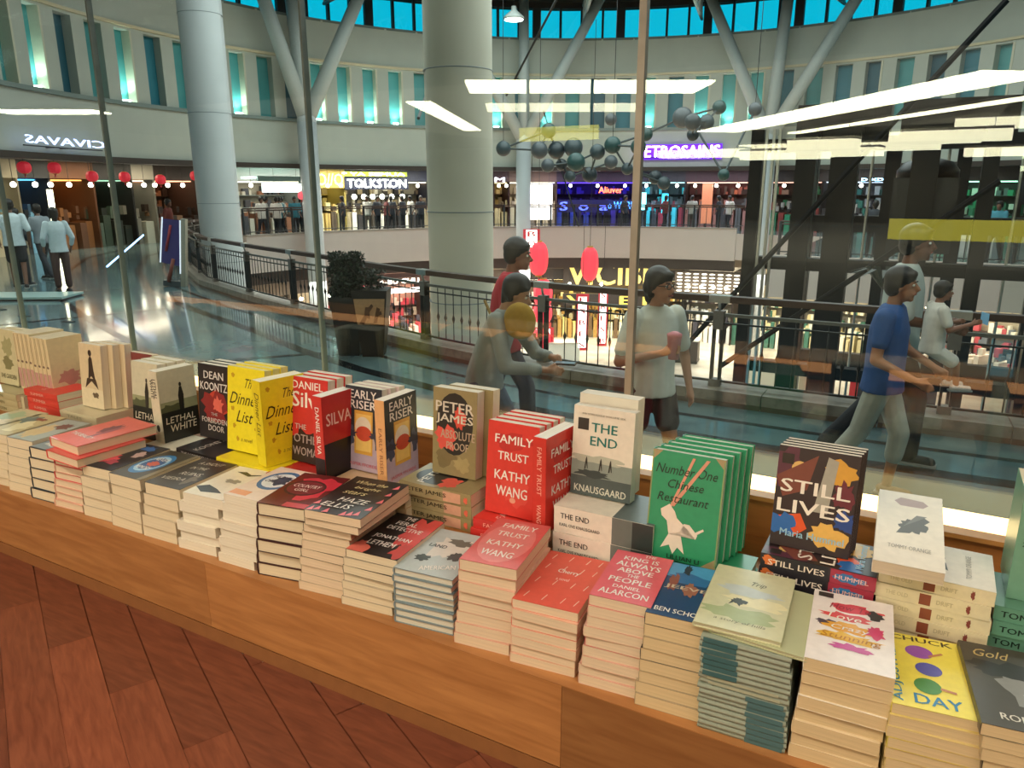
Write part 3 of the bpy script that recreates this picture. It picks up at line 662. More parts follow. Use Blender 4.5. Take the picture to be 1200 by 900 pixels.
sign(155.5, 17.15, -3.3, .8, .5, '', 'fff', 1, 'e03848', 'round red lit sign left of the planter', 'lit_sign', be=1.6)
sign(96.5, 17.2, -3.15, 3.2, 1.0, '::::::::|::::::::|::::::::', 'fff8e8', 5, '5a4c40', 'wall of small bright dots left of the lift tower', 'light_wall', bold=.05)
def box_thing(name, a, r, z, wd, dp, ht, m, lab, cat, em=None):
    t = empty(name, cyl(a, r, z), (0, 0, R(a)), lab, cat)
    q = B(); q.box(-dp/2, -wd/2, 0, dp/2, wd/2, ht, m); q.obj('body', t)
    q = B(); q.box(-dp/2-.03, -wd/2-.03, ht, dp/2+.03, wd/2+.03, ht+.05, em or M('d8d0c0', .5)); q.obj('top_board', t)
    q = B(); [q.box(s*dp/2-.03, -wd/2-.02, .02, s*dp/2+.03, wd/2+.02, .12, DARK) for s in (-1, 1)]; q.obj('skirting', t)
    return t
for i, (a, r, wd, ht, c, s) in enumerate([(123, 12.0, 1.6, .9, 'f0ece0', 'beside the hanging banners'), (106, 12.5, .9, 2.3, '4a3c30', 'standing dark and tall behind the woman in white'), (98, 13, 1.4, 1.0, '3c2c2c', 'in front of the bright shelves'), (70, 9, 2, 1.2, 'd8ccb8', 'behind the lift tower'), (55, 11, 1.6, 1.1, 'c8303c', 'red, at the lower right'), (158, 12.5, 1.8, 1.0, 'e0d8c8', 'left of the planter'), (150, 12, 1.4, 1.3, '503830', 'right behind the planter')]):
    box_thing('sales_stand', a, r, -6.2, wd, .8, ht, M(c, .5), 'low sales stand on the lower floor, '+s, 'stand')

# ---- vertical hanging banners with lit white lettering and red frames
def banner(x, y, z0, z1, wd, lab, yaw=0, lit='fff0e6', e=3.2, glyph='OB'):
    t = empty('hanging_banner', (x, y, z0), (0, 0, yaw), lab, 'banner'); h = z1-z0
    q = B(); q.box(-wd/2, -.02, 0, wd/2, .02, h, M('c02838', .5, 0, .5)); q.obj('red_frame', t)
    q = B(); q.box(-wd*.33, -.03, h*.05, wd*.33, -.02, h*.95, M(lit, .5, 0, e)); q.obj('lit_panel', t)
    q = B()
    n_ = max(2, int(h/.45))
    for k in range(n_):
        vs, fs = text_geo(glyph[k % len(glyph)], .02); cz = h*(k+.5)/n_
        q.add([(v.x if hasattr(v, 'x') else v[0]*wd*.45, -.035, cz+v[1]*.22) for v in vs], fs, M('d04050', .5))
    q.obj('lettering', t)
    q = B(); q.tube((0, 0, h), (0, 0, h+3), .01, DARK, 4); q.obj('cord', t)
YB = R(28)
banner(-14.9, 28.6, -1.15, -.35, .72, 'short red framed banner just left of the upper red lantern', YB)
banner(-14.45, 28.9, -5.9, -4.6, .95, 'wide lit banner low down behind the arm of the woman in grey', YB, glyph='HN')
banner(-12.9, 29.6, -5.6, -3.1, .55, 'tall lit banner left of a pair, right of the man in red', YB, glyph='SEB')
banner(-12.1, 30.0, -5.4, -2.9, .42, 'tall lit banner right of a pair, right of the man in red', YB, glyph='BSE')
def lantern(p, rx, rz, lab, cord=1.5, em=1.1, col='e83848'):
    t = empty('red_lantern', p, label=lab, cat='lantern')
    q = B(); n = 16; vs = []; v_ = 10
    for j in range(v_+1):
        ph = math.pi*(j/v_)-math.pi/2; k = max(abs(math.cos(ph))**.6, .3)
        for i in range(n): rr = rx*k*(1 if i % 2 else .94); vs.append((rr*math.cos(2*math.pi*i/n), rr*math.sin(2*math.pi*i/n), rz*math.sin(ph)))
    q.add(vs, [(j*n+i, j*n+(i+1) % n, (j+1)*n+(i+1) % n, (j+1)*n+i) for j in range(v_) for i in range(n)], M(col, .5, 0, em)); q.obj('paper_shade', t)
    q = B(); q.lathe([(rx*.36, rz*.95), (rx*.36, rz*1.08)], M('c89838', .4), 10); q.lathe([(rx*.36, -rz*1.08), (rx*.36, -rz*.95)], M('c89838', .4), 10); q.obj('gold_cap', t)
    q = B(); q.tube((0, 0, -rz*1.08), (0, 0, -rz*1.6), .02, M('c83040'), 5); q.obj('tassel', t)
    q = B(); q.tube((0, 0, rz), (0, 0, rz+cord), .012, DARK, 4); q.obj('cord', t)
lantern((-14.68, 28.85, -1.6), .42, .72, 'upper red oval lantern beside the head of the man in red', 9)
lantern((-12.8, 30.05, -1.85), .38, .72, 'red oval lantern hanging in front of the golden letters', 9)
lantern((-14.5, 28.95, -3.1), .42, .62, 'second red lantern down the string behind the dark haired woman', 1)
lantern((-14.5, 28.95, -3.95), .42, .5, 'third red lantern down the string behind the dark haired woman', 1)
lantern((-14.55, 28.9, -5.1), .45, .45, 'lowest red lantern near the arm of the woman in grey', 1)
for (px, p) in zip(['at the far left edge', 'beside the blue lit shop', 'faint, in front of the orange wooden shop', 'before the dark shop with green displays', 'in front of the pale cream panel', 'touching the tall bluish column'],
                   [(-22.58, 11.91, 1.95), (-23.1, 13.07, 1.97), (-23.61, 14.54, 1.75), (-23.95, 15.9, 1.75), (-24.2, 17.45, 1.68), (-24.31, 19.02, 1.83)]):
    p = C0+(Vector(p)-C0)*.97; lantern((p.x, p.y, p.z), .18, .16, 'small round red lantern '+px, .35, .45, 'd82c3c')
lantern((-22.4, 22.9, 1.05), .16, .16, 'tiny pink lantern by the food stall between the left columns', 1, .9, 'e8606c')
lantern((2.15, 14.5, -4.7), .55, .22, 'flat red lantern glowing low at the right edge', 2, 1.4, 'ff3038')

# ---- hanging sculpture of grey green balls joined by rods
balls = [(-13.77, 24.21, 2.71, 0.27), (-12.43, 25.13, 3.33, 0.27), (-12.53, 24.61, 2.64, 0.3), (-12.2, 25.31, 2.66, 0.31), (-11.56, 25.38, 2.74, 0.34), (-10.69, 23.7, 2.18, 0.31), (-11.66, 23.54, 2.08, 0.23), (-12.32, 26.01, 2.18, 0.22), (-10.17, 24.28, 2.52, 0.26), (-9.6, 24.2, 2.72, 0.28), (-10.55, 26.49, 2.26, 0.25), (-10.7, 24.91, 1.79, 0.27), (-11.96, 26.01, 1.75, 0.22), (-8.72, 24.93, 3.08, 0.23), (-7.65, 25.42, 3.59, 0.34), (-6.88, 23.95, 3.32, 0.26), (-6.84, 25.4, 3.42, 0.25), (-6.64, 26.1, 3.92, 0.23), (-5.26, 25.07, 3.71, 0.21), (-8.59, 25.72, 1.7, 0.24), (-8.21, 25.51, 1.5, 0.23), (-8.52, 23.69, 2.62, 0.25), (-10.32, 25.77, 3.67, 0.21), (-7.23, 25.27, 3.03, 0.2), (-9.13, 24.4, 1.96, 0.2), (-5.73, 23.59, 1.73, 0.18)]
t = empty('hanging_sculpture', (-10, 25, 2.5), label='cluster of grey green balls joined by thin rods hanging in the void', cat='sculpture')
bm_ = [M('3c484c', .4), M('2c4a48', .4), M('4a5054', .4), M('30393e', .4)]
for i, (x, y, z, r) in enumerate(balls):
    q = B(); q.ball((0, 0, 0), r, r, r, bm_[i % 4], 14, 10); q.obj('ball', t, (x+10, y-25, z-2.5))
    ds = sorted(range(len(balls)), key=lambda j: (Vector(balls[j][:3])-Vector((x, y, z))).length)
    for j in ds[1:3]:
        if j > i or i % 2:
            q = B(); q.tube((0, 0, 0), Vector(balls[j][:3])-Vector((x, y, z)), .035, M('3a4244'), 5); q.obj('rod', t, (x+10, y-25, z-2.5))
    if i % 9 == 0:
        q = B(); q.tube((0, 0, 0), (0, 0, 9.7-z), .012, DARK, 4); q.obj('hanging_wire', t, (x+10, y-25, z-2.5))

# ---- steel lift tower
t = empty('lift_tower', (-.9, 13, -6.2), label='tall dark steel lift tower with silver guide rails at the right', cat='lift')
TW = M('1b1c20', .4, .4); TW2 = M('26282c', .4, .4)
def tp(name, f):
    q = B(); f(q); q.v = [(v[0]+.9, v[1]-13, v[2]+6.2) for v in q.v]; q.obj(name, t)
for x, wd in [(-2.62, .2), (-1.86, .3), (-1.3, .4), (-.2, .36), (.62, .2), (1.5, .24), (2.4, .3)]:
    tp('steel_post', lambda q: q.box(x-wd/2, 12.85, -6.2, x+wd/2, 13.15, 2.25, TW))
for x, wd in [(-2.1, .22), (-.75, .25), (.35, .22), (1.7, .3)]:
    tp('steel_post', lambda q: q.box(x-wd/2, 15.4, -6.2, x+wd/2, 15.6, 2.2, TW2))
for x in (-2.47, -2.36, -2.27): tp('guide_rail', lambda q: q.box(x-.02, 12.8, -6.2, x+.02, 12.86, 2.25, SILVER))
for x in (-1.0, -.42, .1, 1.1): tp('guide_rail', lambda q: q.tube((x, 14.2, -6.2), (x, 14.2, 2.1), .022, SILVER, 6))
for z in (.15, -1.6, -3.6, 2.0): tp('cross_beam', lambda q: q.box(-2.7, 12.88, z-.1, 2.6, 13.1, z+.1, TW))
for z in (.7, -1.9): tp('cross_beam', lambda q: q.box(-2.2, 15.42, z-.15, 2.6, 15.58, z+.15, TW2))
for x, wd in [(-1.7, .8), (-1.1, .7), (-.1, 1.0), (.5, .8)]:
    tp('motor_box', lambda q: q.box(x-wd/2, 13.2, 2.1, x+wd/2, 13.7, 2.62, TW))
tp('lift_car', lambda q: (q.box(-.62, 13.5, .35, .28, 14.7, 1.5, M('2a2e38', .3, .3)), q.lathe([(.45, 0), (.45, .12), (.35, .25), (.1, .32)], TW, 20, (-.17, 14.1, 1.5))))
tp('glass_side', lambda q: q.box(1.0, 13.2, -6.0, 1.35, 13.22, 2.1, PANE))
for p0, p1, lab in [((.47, 12, 3.636), (-3.392, 12, -1.253), 'long black diagonal brace from the top right down across the lift tower'),
                    ((.709, 12, 1.439), (-2.766, 12, -1.488), 'second black diagonal brace, below and right of the long one')]:
    q = B(); a = Vector(p0); q.tube((0, 0, 0), Vector(p1)-a, .045, TW, 6); o = q.obj('diagonal_brace', None, a); tag(o, lab, 'brace')

# ---- planter with clipped shrub, sign box beside it
pl = empty('planter', (-6.3, 7.12, WZ), label='tall dark tapered planter with a clipped shrub by the railing', cat='plant')
def tbox(q, x, y, b0, b1, z0, z1, m):
    vs = [(x+sx*b0, y+sy*b0, z0) for sx, sy in ((-1, -1), (1, -1), (1, 1), (-1, 1))]+[(x+sx*b1, y+sy*b1, z1) for sx, sy in ((-1, -1), (1, -1), (1, 1), (-1, 1))]
    q.add(vs, [(3, 2, 1, 0), (4, 5, 6, 7), (0, 1, 5, 4), (1, 2, 6, 5), (2, 3, 7, 6), (3, 0, 4, 7)], m)
rr = random.Random(5); LF = [M('1c2a20', .6), M('26382a', .6), M('141e18', .6)]
def leaves(q, n_, k_, z0, z1, r0, sz, cx=0):
    for i in range(n_):
        a = rr.uniform(0, 6.283); z = rr.uniform(z0, z1); k = k_*rr.uniform(r0, 1.05); c = Vector((cx+k*math.cos(a), k*math.sin(a), z))
        d = Vector((rr.gauss(0, 1), rr.gauss(0, 1), rr.gauss(0, 1))).normalized()*sz; e = Vector((rr.gauss(0, 1), rr.gauss(0, 1), rr.gauss(0, 1))).normalized()*sz*.45
        q.add([c-d, c+e, c+d, c-e], [(0, 1, 2, 3)], LF[i % 3])
q = B(); tbox(q, 0, 0, .13, .19, 0, .72, M('1a2022', .3)); q.obj('pot', pl, rot=(0, 0, R(30)))
q = B(); tbox(q, 0, 0, .2, .2, .7, .74, M('20282a', .3)); q.obj('pot_rim', pl, rot=(0, 0, R(30)))
q = B(); leaves(q, 2600, .22, .74, 1.28, .45, .03); o = q.obj('foliage', pl); o['kind'] = 'stuff'
q = B(); q.tube((0, 0, .6), (0, 0, 1.2), .14, M('141c16', .8), 10); q.obj('trunk', pl)
sb_ = empty('poster_stand', (-6.0, 7.22, WZ), (0, 0, R(30)), 'dark tapered stand with a tan picture of a running figure beside the planter', 'stand')
q = B(); tbox(q, 0, 0, .13, .22, 0, .84, M('1c1817', .4)); q.obj('body', sb_)
q = B(); q.add([(-.16, -.19, .42), (.16, -.19, .42), (.19, -.212, .74), (-.19, -.212, .74)], [(0, 1, 2, 3)], M('a07c58', .5)); q.obj('picture_panel', sb_)
q = B()
for pts in ([(-.13, .44), (-.08, .42), (-.03, .52), (-.07, .54)], [(-.07, .52), (.0, .49), (.0, .64), (-.05, .64)], [(-.03, .62), (.03, .68), (.05, .65), (0, .58)], [(.04, .44), (.08, .44), (.13, .62), (.09, .64)], [(.08, .52), (.15, .55), (.14, .59), (.07, .56)]):
    q.add([(x, -.2-(z-.42)*.09, z) for x, z in pts], [tuple(range(len(pts)))], M('33231a'))
q.obj('picture_print', sb_)
q = B(); leaves(q, 500, .18, .84, 1.08, .1, .03); o = q.obj('foliage', sb_); o['kind'] = 'stuff'
# plant behind the lift rail (spiky)
t = empty('palm_plant', (-.35, 8.6, -1.2), label='dark spiky palm behind the railing beside the boy in blue', cat='plant'); 
q = B(); q.tube((0, 0, -5), (0, 0, 1.55), .03, M('2a2018')); q.obj('stem', t)
for i in range(12):
    a = i*.52; q = B(); L_ = .42; d = Vector((math.cos(a), math.sin(a), 0)); n_ = Vector((-d.y, d.x, 0))*.03
    q.add([(0, 0, 1.5), d*L_*.5+n_+Vector((0, 0, 1.75)), d*L_+Vector((0, 0, 1.68)), d*L_*.5-n_+Vector((0, 0, 1.75))], [(0, 1, 2, 3)], LF[0]); q.obj('frond', t)
# ---- slanted info board, with its light line, and floor lights at the left
t = empty('info_board', (-14.15, 10.45, WZ), (0, R(6), R(30)), 'slanted info board with a purple screen between white edges at the left', 'sign')
q = B(); q.box(-.18, -.06, 0, .24, .06, .12, M('4c5458', .4)); q.box(.2, -.07, 0, .3, .07, 1.45, M('a09c8c', .45)); q.obj('frame', t)
q = B(); q.add([(-.2, -.07, .5), (.2, -.07, .45), (.2, -.07, 1.42), (-.16, -.07, 1.42)], [(0, 1, 2, 3)], M('3a3468', .4, 0, .12)); q.obj('screen', t)
q = B(); q.tube((-.22, -.08, .5), (-.17, -.08, 1.45), .014, M('e8f0ff', .5, 0, .8), 6); q.tube((.2, -.085, .3), (.2, -.085, 1.42), .014, M('e8f0ff', .5, 0, .8), 6); q.obj('lit_edge', t)
q = B(); q.tube((-.1, -.075, .75), (.0, -.075, 1.3), .03, M('9a3038', .5)); q.tube((-.05, -.075, .1), (.05, -.075, .6), .04, M('8a4a3c', .5)); q.obj('figure_print', t)
q = B(); a = Vector((-14.1, 9.0, WZ+.55)); q.tube((0, 0, 0), (-.25, 1.05, .55), .016, M('a0c8ff', .5, 0, 4), 6); tag(q.obj('light_rod', None, a), 'thin slanting blue white light rod left of the info board', 'light')
for i, (x, y) in enumerate([(-14.0, 6.9), (-12.9, 6.7), (-11.75, 6.75)]):
    q = B(); q.box(-.1, -.05, 0, .1, .05, .012, M('1c2428', .4)); q.box(-.085, -.035, .01, .085, .035, .014, M('2a3438', .3)); tag(q.obj('floor_socket', None, (x, y, WZ+.0)), ['left', 'middle', 'right'][i]+' one of three small dark plates set in the pale floor', 'floor plate')
t = empty('low_podium', (-14.9, 8.0, WZ), (0, 0, R(32)), 'low pale podium under the feet of the walkers at the left', 'podium')
q = B(); q.box(-.9, -.4, .03, .7, .4, .07, M('9cb8b4', .3)); q.obj('podium_top', t); q = B(); q.box(-.88, -.38, 0, .68, .38, .03, DARK); q.obj('podium_base', t)
# ================================================================ PEOPLE
def capsule(b, a, c, ra, rc, m, n=10):
    b.tube(a, c, ra, m, n, rc, cap=True)
    b.ball(a, ra, ra, ra, m, n, 6); b.ball(c, rc, rc, rc, m, n, 6)
def fuse(b, name, parent, voxel, smooth=2):
    """melt overlapping volumes into one continuous skin"""
    me = b.mesh(name); o = bpy.data.objects.new(name, me); COL.objects.link(o)
    md = o.modifiers.new('r', 'REMESH'); md.mode = 'VOXEL'; md.voxel_size = voxel; md.use_smooth_shade = True
    if smooth: s = o.modifiers.new('s', 'SMOOTH'); s.iterations = smooth; s.factor = .5
    dg = bpy.context.evaluated_depsgraph_get(); me2 = bpy.data.meshes.new_from_object(o.evaluated_get(dg))
    bpy.data.objects.remove(o); bpy.data.meshes.remove(me)
    if not me2.materials: me2.materials.append(b.m[0])
    else: me2.materials[0] = b.m[0]
    return mesh_obj(name, me2, parent)
def loft(b, rings, m, n=16):
    """rings: (centre, rx, ry, tilt vector up) elliptical sections"""
    vs = []
    for (c, rx, ry) in rings:
        for i in range(n):
            t = 2*math.pi*i/n; vs.append((c[0]+rx*math.cos(t), c[1]+ry*math.sin(t), c[2]))
    fs = [(j*n+i, j*n+(i+1) % n, (j+1)*n+(i+1) % n, (j+1)*n+i) for j in range(len(rings)-1) for i in range(n)]
    fs += [tuple(range(n-1, -1, -1)), tuple((len(rings)-1)*n+i for i in range(n))]
    b.add(vs, fs, m, smooth=True)
DEF = dict(lean=0.0, lk=(-.1, .06, .5), la=(-.1, -.12, .08), rk=(.1, .1, .5), ra=(.1, .16, .08),
           le=(-.27, -.04, 1.13), lh=(-.25, .08, .9), re=(.27, -.04, 1.13), rh=(.25, .08, .9), headyaw=0, headdown=0)
def person(loc, yaw, H, lab, skin, shirt, pants, hair, pose=None, sleeve=.55, pantlen=1.0, hairlen=0, shoes='2a2a2c', detail=True, female=False, group=None, dress=False):
    p = dict(DEF); p.update(pose or {}); s = H/1.72
    t = empty('person', loc, (0, 0, yaw), lab, 'person', group); t.scale = (s, s, s)
    SK = M(skin, .5, 0, 0, .03, 8); SH = M(shirt, .8, 0, 0, .06, 20); PN = M(pants, .8, 0, 0, .06, 20); HR = M(hair, .5, 0, 0, .1, 60); SO = M(shoes, .5)
    ln = p['lean']; V = Vector
    def up(z):   # spine point with forward lean above the hips
        return V((0, math.sin(ln)*(z-.95), .95+(z-.95)*math.cos(ln))) if z > .95 else V((0, 0, z))
    hw = .17 if female else .19
    sh = {k: up(1.41)+V((sx*hw, 0, 0)) for k, sx in (('l', -1), ('r', 1))}
    vox = .012 if detail else .03
    # body
    b = B(); n = 10 if detail else 6
    loft(b, [(up(.86), .14, .1), (up(1.0), .13, .09), (up(1.2), .145, .1), (up(1.36), .155, .095), (up(1.44), .09, .06)], SK, 12)
    neck = up(1.49)+V((0, .015, 0)); hd = neck+V((0, .03+p['headdown']*.08, .115-p['headdown']*.03))
    capsule(b, up(1.4), neck+V((0, 0, .03)), .055, .05, SK, n)
    cy_, sy_ = math.cos(p['headyaw']), math.sin(p['headyaw'])
    def hp(x, y, z):
        z2 = z*math.cos(p['headdown'])-y*math.sin(p['headdown']); y2 = y*math.cos(p['headdown'])+z*math.sin(p['headdown'])*.3
        return hd+V((x*cy_-y2*sy_, x*sy_+y2*cy_, z2))
    b.ball(hp(0, -.005, .03), .078, .092, .09, SK, 14, 10); b.ball(hp(0, .02, -.045), .058, .065, .068, SK, 12, 8)
    if detail:
        capsule(b, hp(0, .088, .012), hp(0, .108, -.02), .011, .016, SK, 8)       # nose
        capsule(b, hp(-.018, .082, -.052), hp(.018, .082, -.052), .012, .012, SK, 6)  # lips
        b.ball(hp(0, .065, -.09), .025, .022, .02, SK, 8, 6)                      # chin
        for sx in (-1, 1): b.ball(hp(sx*.078, -.002, -.008), .012, .02, .032, SK, 8, 6)
    for k, sx in (('l', -1), ('r', 1)):
        e = V(p[k+'e']); h_ = V(p[k+'h'])
        if ln: e = e+up(1.41)-V((0, 0, 1.41)) if p[k+'e'][2] < 1.41 else e
        capsule(b, sh[k], e, .052, .04, SK, n); capsule(b, e, h_, .04, .026, SK, n)
        d = (h_-e).normalized(); side = d.cross(V((sx, 0, 0.01))).normalized(); palm = h_+d*.045; out = d.cross(side).normalized()
        capsule(b, h_, palm, .026, .03, SK, n); 
        if detail:
            for f in range(4):
                o_ = side*((f-1.5)*.019); L_ = (.062, .075, .07, .052)[f]; a1 = palm+o_+d*.012; a2 = a1+d*L_*.55; a3 = a2+(d*.6-out*sx*.5*1).normalized()*L_*.5
                capsule(b, a1, a2, .0095, .009, SK, 6); capsule(b, a2, a3, .009, .0075, SK, 6)
            th = h_+d*.015+side*-.026; capsule(b, th, th+(d-side*.8).normalized()*.05, .012, .009, SK, 6)
        else: capsule(b, palm, palm+d*.06, .028, .018, SK, n)
        hip = V((sx*.09, 0, .9)); kn = V(p[k+'k']); an = V(p[k+'a'])
        capsule(b, hip, kn, .08, .055, SK, n); capsule(b, kn, an, .052, .036, SK, n)
    fuse(b, 'body', t, .011 if detail else .03)
    # shirt
    b = B(); w_ = .0 if not female else -.015
    hem = .42 if dress else .84
    loft(b, [(up(hem), .2+w_+(.06 if dress else 0), .15+(.06 if dress else 0)), (up(.98), .18+w_, .135), (up(1.15), .178+w_, .135), (up(1.3), .195+w_, .13), (up(1.4), .185+w_, .105), (up(1.46), .1, .075), (up(1.475), .075, .065)], SH, 18)
    for k in 'lr':
        e = V(p[k+'e']); e = e+up(1.41)-V((0, 0, 1.41)) if ln and p[k+'e'][2] < 1.41 else e
        if sleeve <= 1: capsule(b, sh[k]+V((0, 0, -.01)), sh[k].lerp(e, sleeve), .07, .062, SH, n)
        else: capsule(b, sh[k], e, .068, .055, SH, n); capsule(b, e, e.lerp(V(p[k+'h']), min(1, sleeve-1)), .053, .044, SH, n)
    fuse(b, 'shirt', t, vox, 3)
    # trousers
    b = B(); loft(b, [(V((0, 0, .84)), .165, .12), (V((0, 0, .9)), .17, .125), (up(1.0), .15, .11)], PN, 16)
    for k, sx in (('l', -1), ('r', 1)):
        hip = V((sx*.088, 0, .88)); kn = V(p[k+'k']); an = V(p[k+'a'])
        if pantlen <= .5: capsule(b, hip, hip.lerp(kn, pantlen*2), .098, .09, PN, n)
        else: capsule(b, hip, kn, .098, .075, PN, n); capsule(b, kn, kn.lerp(an, pantlen*2-1), .075, .066, PN, n)
    fuse(b, 'trousers', t, vox, 3)
    # shoes
    for k in 'lr':
        an = V(p[k+'a']); b = B(); pt = V((an.x, an.y+.15, max(an.z-.05, .03))); capsule(b, (an.x, an.y-.03, an.z-.04), pt, .042, .036, SO, 8); b.box(an.x-.042, an.y-.08, an.z-.085, an.x+.042, an.y+.19, an.z-.065, M('9a9a96', .6))
        b.obj('shoe', t)
    # hair
    b = B(); b.ball(hp(0, -.02, .056), .094, .106, .092, HR, 16, 10); b.ball(hp(0, -.05, .0), .09, .072, .085, HR, 14, 8); [b.ball(hp(sx*.07, -.025, .01), .028, .05, .05, HR, 10, 6) for sx in (-1, 1)]; b.ball(hp(.01, .06, .085), .06, .035, .03, HR, 10, 6)
    if hairlen: capsule(b, hp(0, -.06, 0), hp(0, -.075, -.05-hairlen), .07, .05, HR, 10); [capsule(b, hp(sx*.07, -.02, .02), hp(sx*.07, -.03, -.06), .024, .02, HR, 8) for sx in (-1, 1)]
    o = fuse(b, 'hair', t, .012 if detail else .03, 2)
    if detail:
        for sx in (-1, 1):
            b = B(); b.ball(hp(sx*.03, .077, .012), .013, .01, .009, M('e8e4dc', .3), 10, 6); b.ball(hp(sx*.03, .085, .012), .006, .004, .006, M('1c1410', .3), 8, 5); b.obj('eye', t)
            b = B(); b.tube(hp(sx*.015, .093, .035), hp(sx*.046, .083, .036), .004, HR, 6); b.obj('eyebrow', t)
        b = B(); b.tube(hp(-.02, .092, -.052), hp(.02, .092, -.052), .006, M('8a4038', .5), 6); b.obj('mouth', t)
    return t, hp
def held(t, name, b, loc, lab, cat):
    """a carried object: top-level, placed in world space at a point of the person's own frame"""
    bpy.context.view_layer.update(); o = b.obj(name, None); o.matrix_world = t.matrix_world @ Matrix.Translation(loc); return tag(o, lab, cat)
EAST = R(-90)
# man in red, behind
pr, hp_ = person((-2.85, 5.0, WZ), R(-70), 1.67, 'man in a red shirt walking right with his head turned away, behind the others', '8a5c46', 'a81c2c', '3a3c48', '191412',
    dict(lean=.12, lk=(-.1, .18, .5), la=(-.1, .2, .08), rk=(.1, -.08, .5), ra=(.1, -.34, .12), le=(-.28, -.14, 1.15), lh=(-.3, -.12, .88), re=(.28, .02, 1.12), rh=(.2, .22, 1.0), headdown=.15), sleeve=1.9)
# woman in grey leaning forward with a phone
pg, hp_ = person((-2.50, 4.12, WZ), R(-78), 1.54, 'dark haired woman in a grey long sleeved top leaning over a phone', 'b08468', '8f928c', '5a6270', '120e0d',
    dict(lean=.34, lk=(-.1, .2, .52), la=(-.1, .26, .08), rk=(.1, .0, .5), ra=(.1, -.26, .1), le=(-.25, .18, 1.1), lh=(-.12, .5, 1.08), re=(.26, .1, 1.1), rh=(.12, .52, 1.04), headdown=.5), sleeve=1.75, female=True, hairlen=.05)
b = B(); b.box(-.04, -.08, -.006, .04, .08, .006, M('20242a', .2)); b.box(-.034, -.07, .006, .034, .07, .0075, M('6c8090', .2)); held(pg, 'phone', b, (.0, .62, 1.07), 'flat dark phone held in front of the woman in grey', 'phone')
b = B(); b.ball((0, 0, 0), .125, .065, .125, M('a8842c', .8), 16, 10); b.ball((0, 0, -.04), .12, .07, .1, M('a8842c', .8), 16, 10); me_ = fuse(b, 'shoulder_bag', None, .012, 6)
bpy.context.view_layer.update(); me_.matrix_world = pg.matrix_world @ Matrix.Scale(1, 4) @ Matrix.Translation((.17, .33, 1.40)) @ Matrix.Rotation(R(80), 4, 'Z'); tag(me_, 'mustard yellow bag at the shoulder of the woman in grey', 'bag')
b = B(); b.tube((.1, .1, 1.4), (.02, .02, 1.5), .012, M('8c6c20'), 6); b.obj('bag_strap', me_).matrix_parent_inverse = me_.matrix_world.inverted() @ pg.matrix_world
# woman in white with glasses and a pink cup
pw, hp_ = person((-1.46, 4.5, WZ), R(-128), 1.56, 'woman with glasses in a loose white shirt holding something pink to her chest', 'a87860', 'cfd0c6', '3c2c2e', '1c1412',
    dict(lk=(-.1, .12, .5), la=(-.1, .12, .08), rk=(.1, -.04, .5), ra=(.1, -.2, .1), re=(.29, .02, 1.1), rh=(.1, .27, 1.2), le=(-.28, -.02, 1.1), lh=(-.27, .08, .86), headyaw=.3), sleeve=.75, pantlen=.32, female=True, hairlen=.03)
for sx in (-1, 1): pass
b = B()
for sx in (-1, 1):
    for i in range(10):
        a0, a1 = i*.628, (i+1)*.628
        b.tube((sx*.032+.024*math.cos(a0), 0, .018*math.sin(a0)), (sx*.032+.024*math.cos(a1), 0, .018*math.sin(a1)), .003, DARK, 5)
b.tube((-.008, 0, 0), (.008, 0, 0), .003, DARK, 5); [b.tube((sx*.056, 0, .004), (sx*.08, -.09, .004), .003, DARK, 5) for sx in (-1, 1)]
g_ = b.obj('glasses', pw); g_.location = hp_(0, .1, .012); g_.rotation_euler = (0, 0, .3)
b = B(); b.lathe([(.035, -.09), (.048, .06), (.05, .065), (.05, .08), (.02, .095)], M('c87880', .5), 14); held(pw, 'drink_cup', b, (.05, .31, 1.25), 'pink drink cup held to the chest of the woman in white', 'cup')
# boy in blue
pb_, hp_ = person((-.16, 5.35, WZ), R(-98), 1.55, 'boy in a blue t-shirt and white three-quarter shorts stepping right', 'a06c50', '2c5088', 'a8a89c', '15100e',
    dict(lk=(-.1, .14, .5), la=(-.11, .1, .08), rk=(.1, -.1, .52), ra=(.12, -.34, .16), le=(-.24, .08, 1.12), lh=(-.15, .3, 1.02), re=(.25, -.02, 1.1), rh=(.2, .24, .98)), sleeve=.6, pantlen=.72, shoes='8a6a50')
# man in white with a toddler
pm_, hp_ = person((-.12, 6.1, WZ), R(-95), 1.78, 'tall man in a white shirt and dark trousers carrying a toddler, behind the boy', '6c4634', 'b8beb8', '23262c', '120e0c',
    dict(lk=(-.1, .16, .5), la=(-.1, .16, .08), rk=(.1, -.1, .5), ra=(.1, -.38, .12), le=(-.27, .04, 1.1), lh=(-.12, .28, 1.08), re=(.28, .06, 1.12), rh=(.1, .32, 1.06)), sleeve=.9)
pt_, hp_ = person((.1, 5.72, WZ+.52), R(-70), .92, 'toddler in a white dress held high on the arm of the tall man', '8a5c48', 'd4cfc6', 'd4cfc6', '15100e',
    dict(lk=(-.12, .26, .72), la=(-.12, .3, .45), rk=(.12, .26, .72), ra=(.12, .3, .45), le=(-.24, .08, 1.16), lh=(-.2, .3, 1.2), re=(.24, .08, 1.16), rh=(.2, .34, 1.24)), sleeve=.7, pantlen=.4, shoes='d8d0c8')
b = B(); b.box(-.1, -.004, -.07, .1, .004, .07, M('6ca0c0', .3, 0, .25)); held(pt_, 'tablet', b, (.1, .52, 1.3), 'small light blue glowing tablet in front of the toddler', 'tablet')
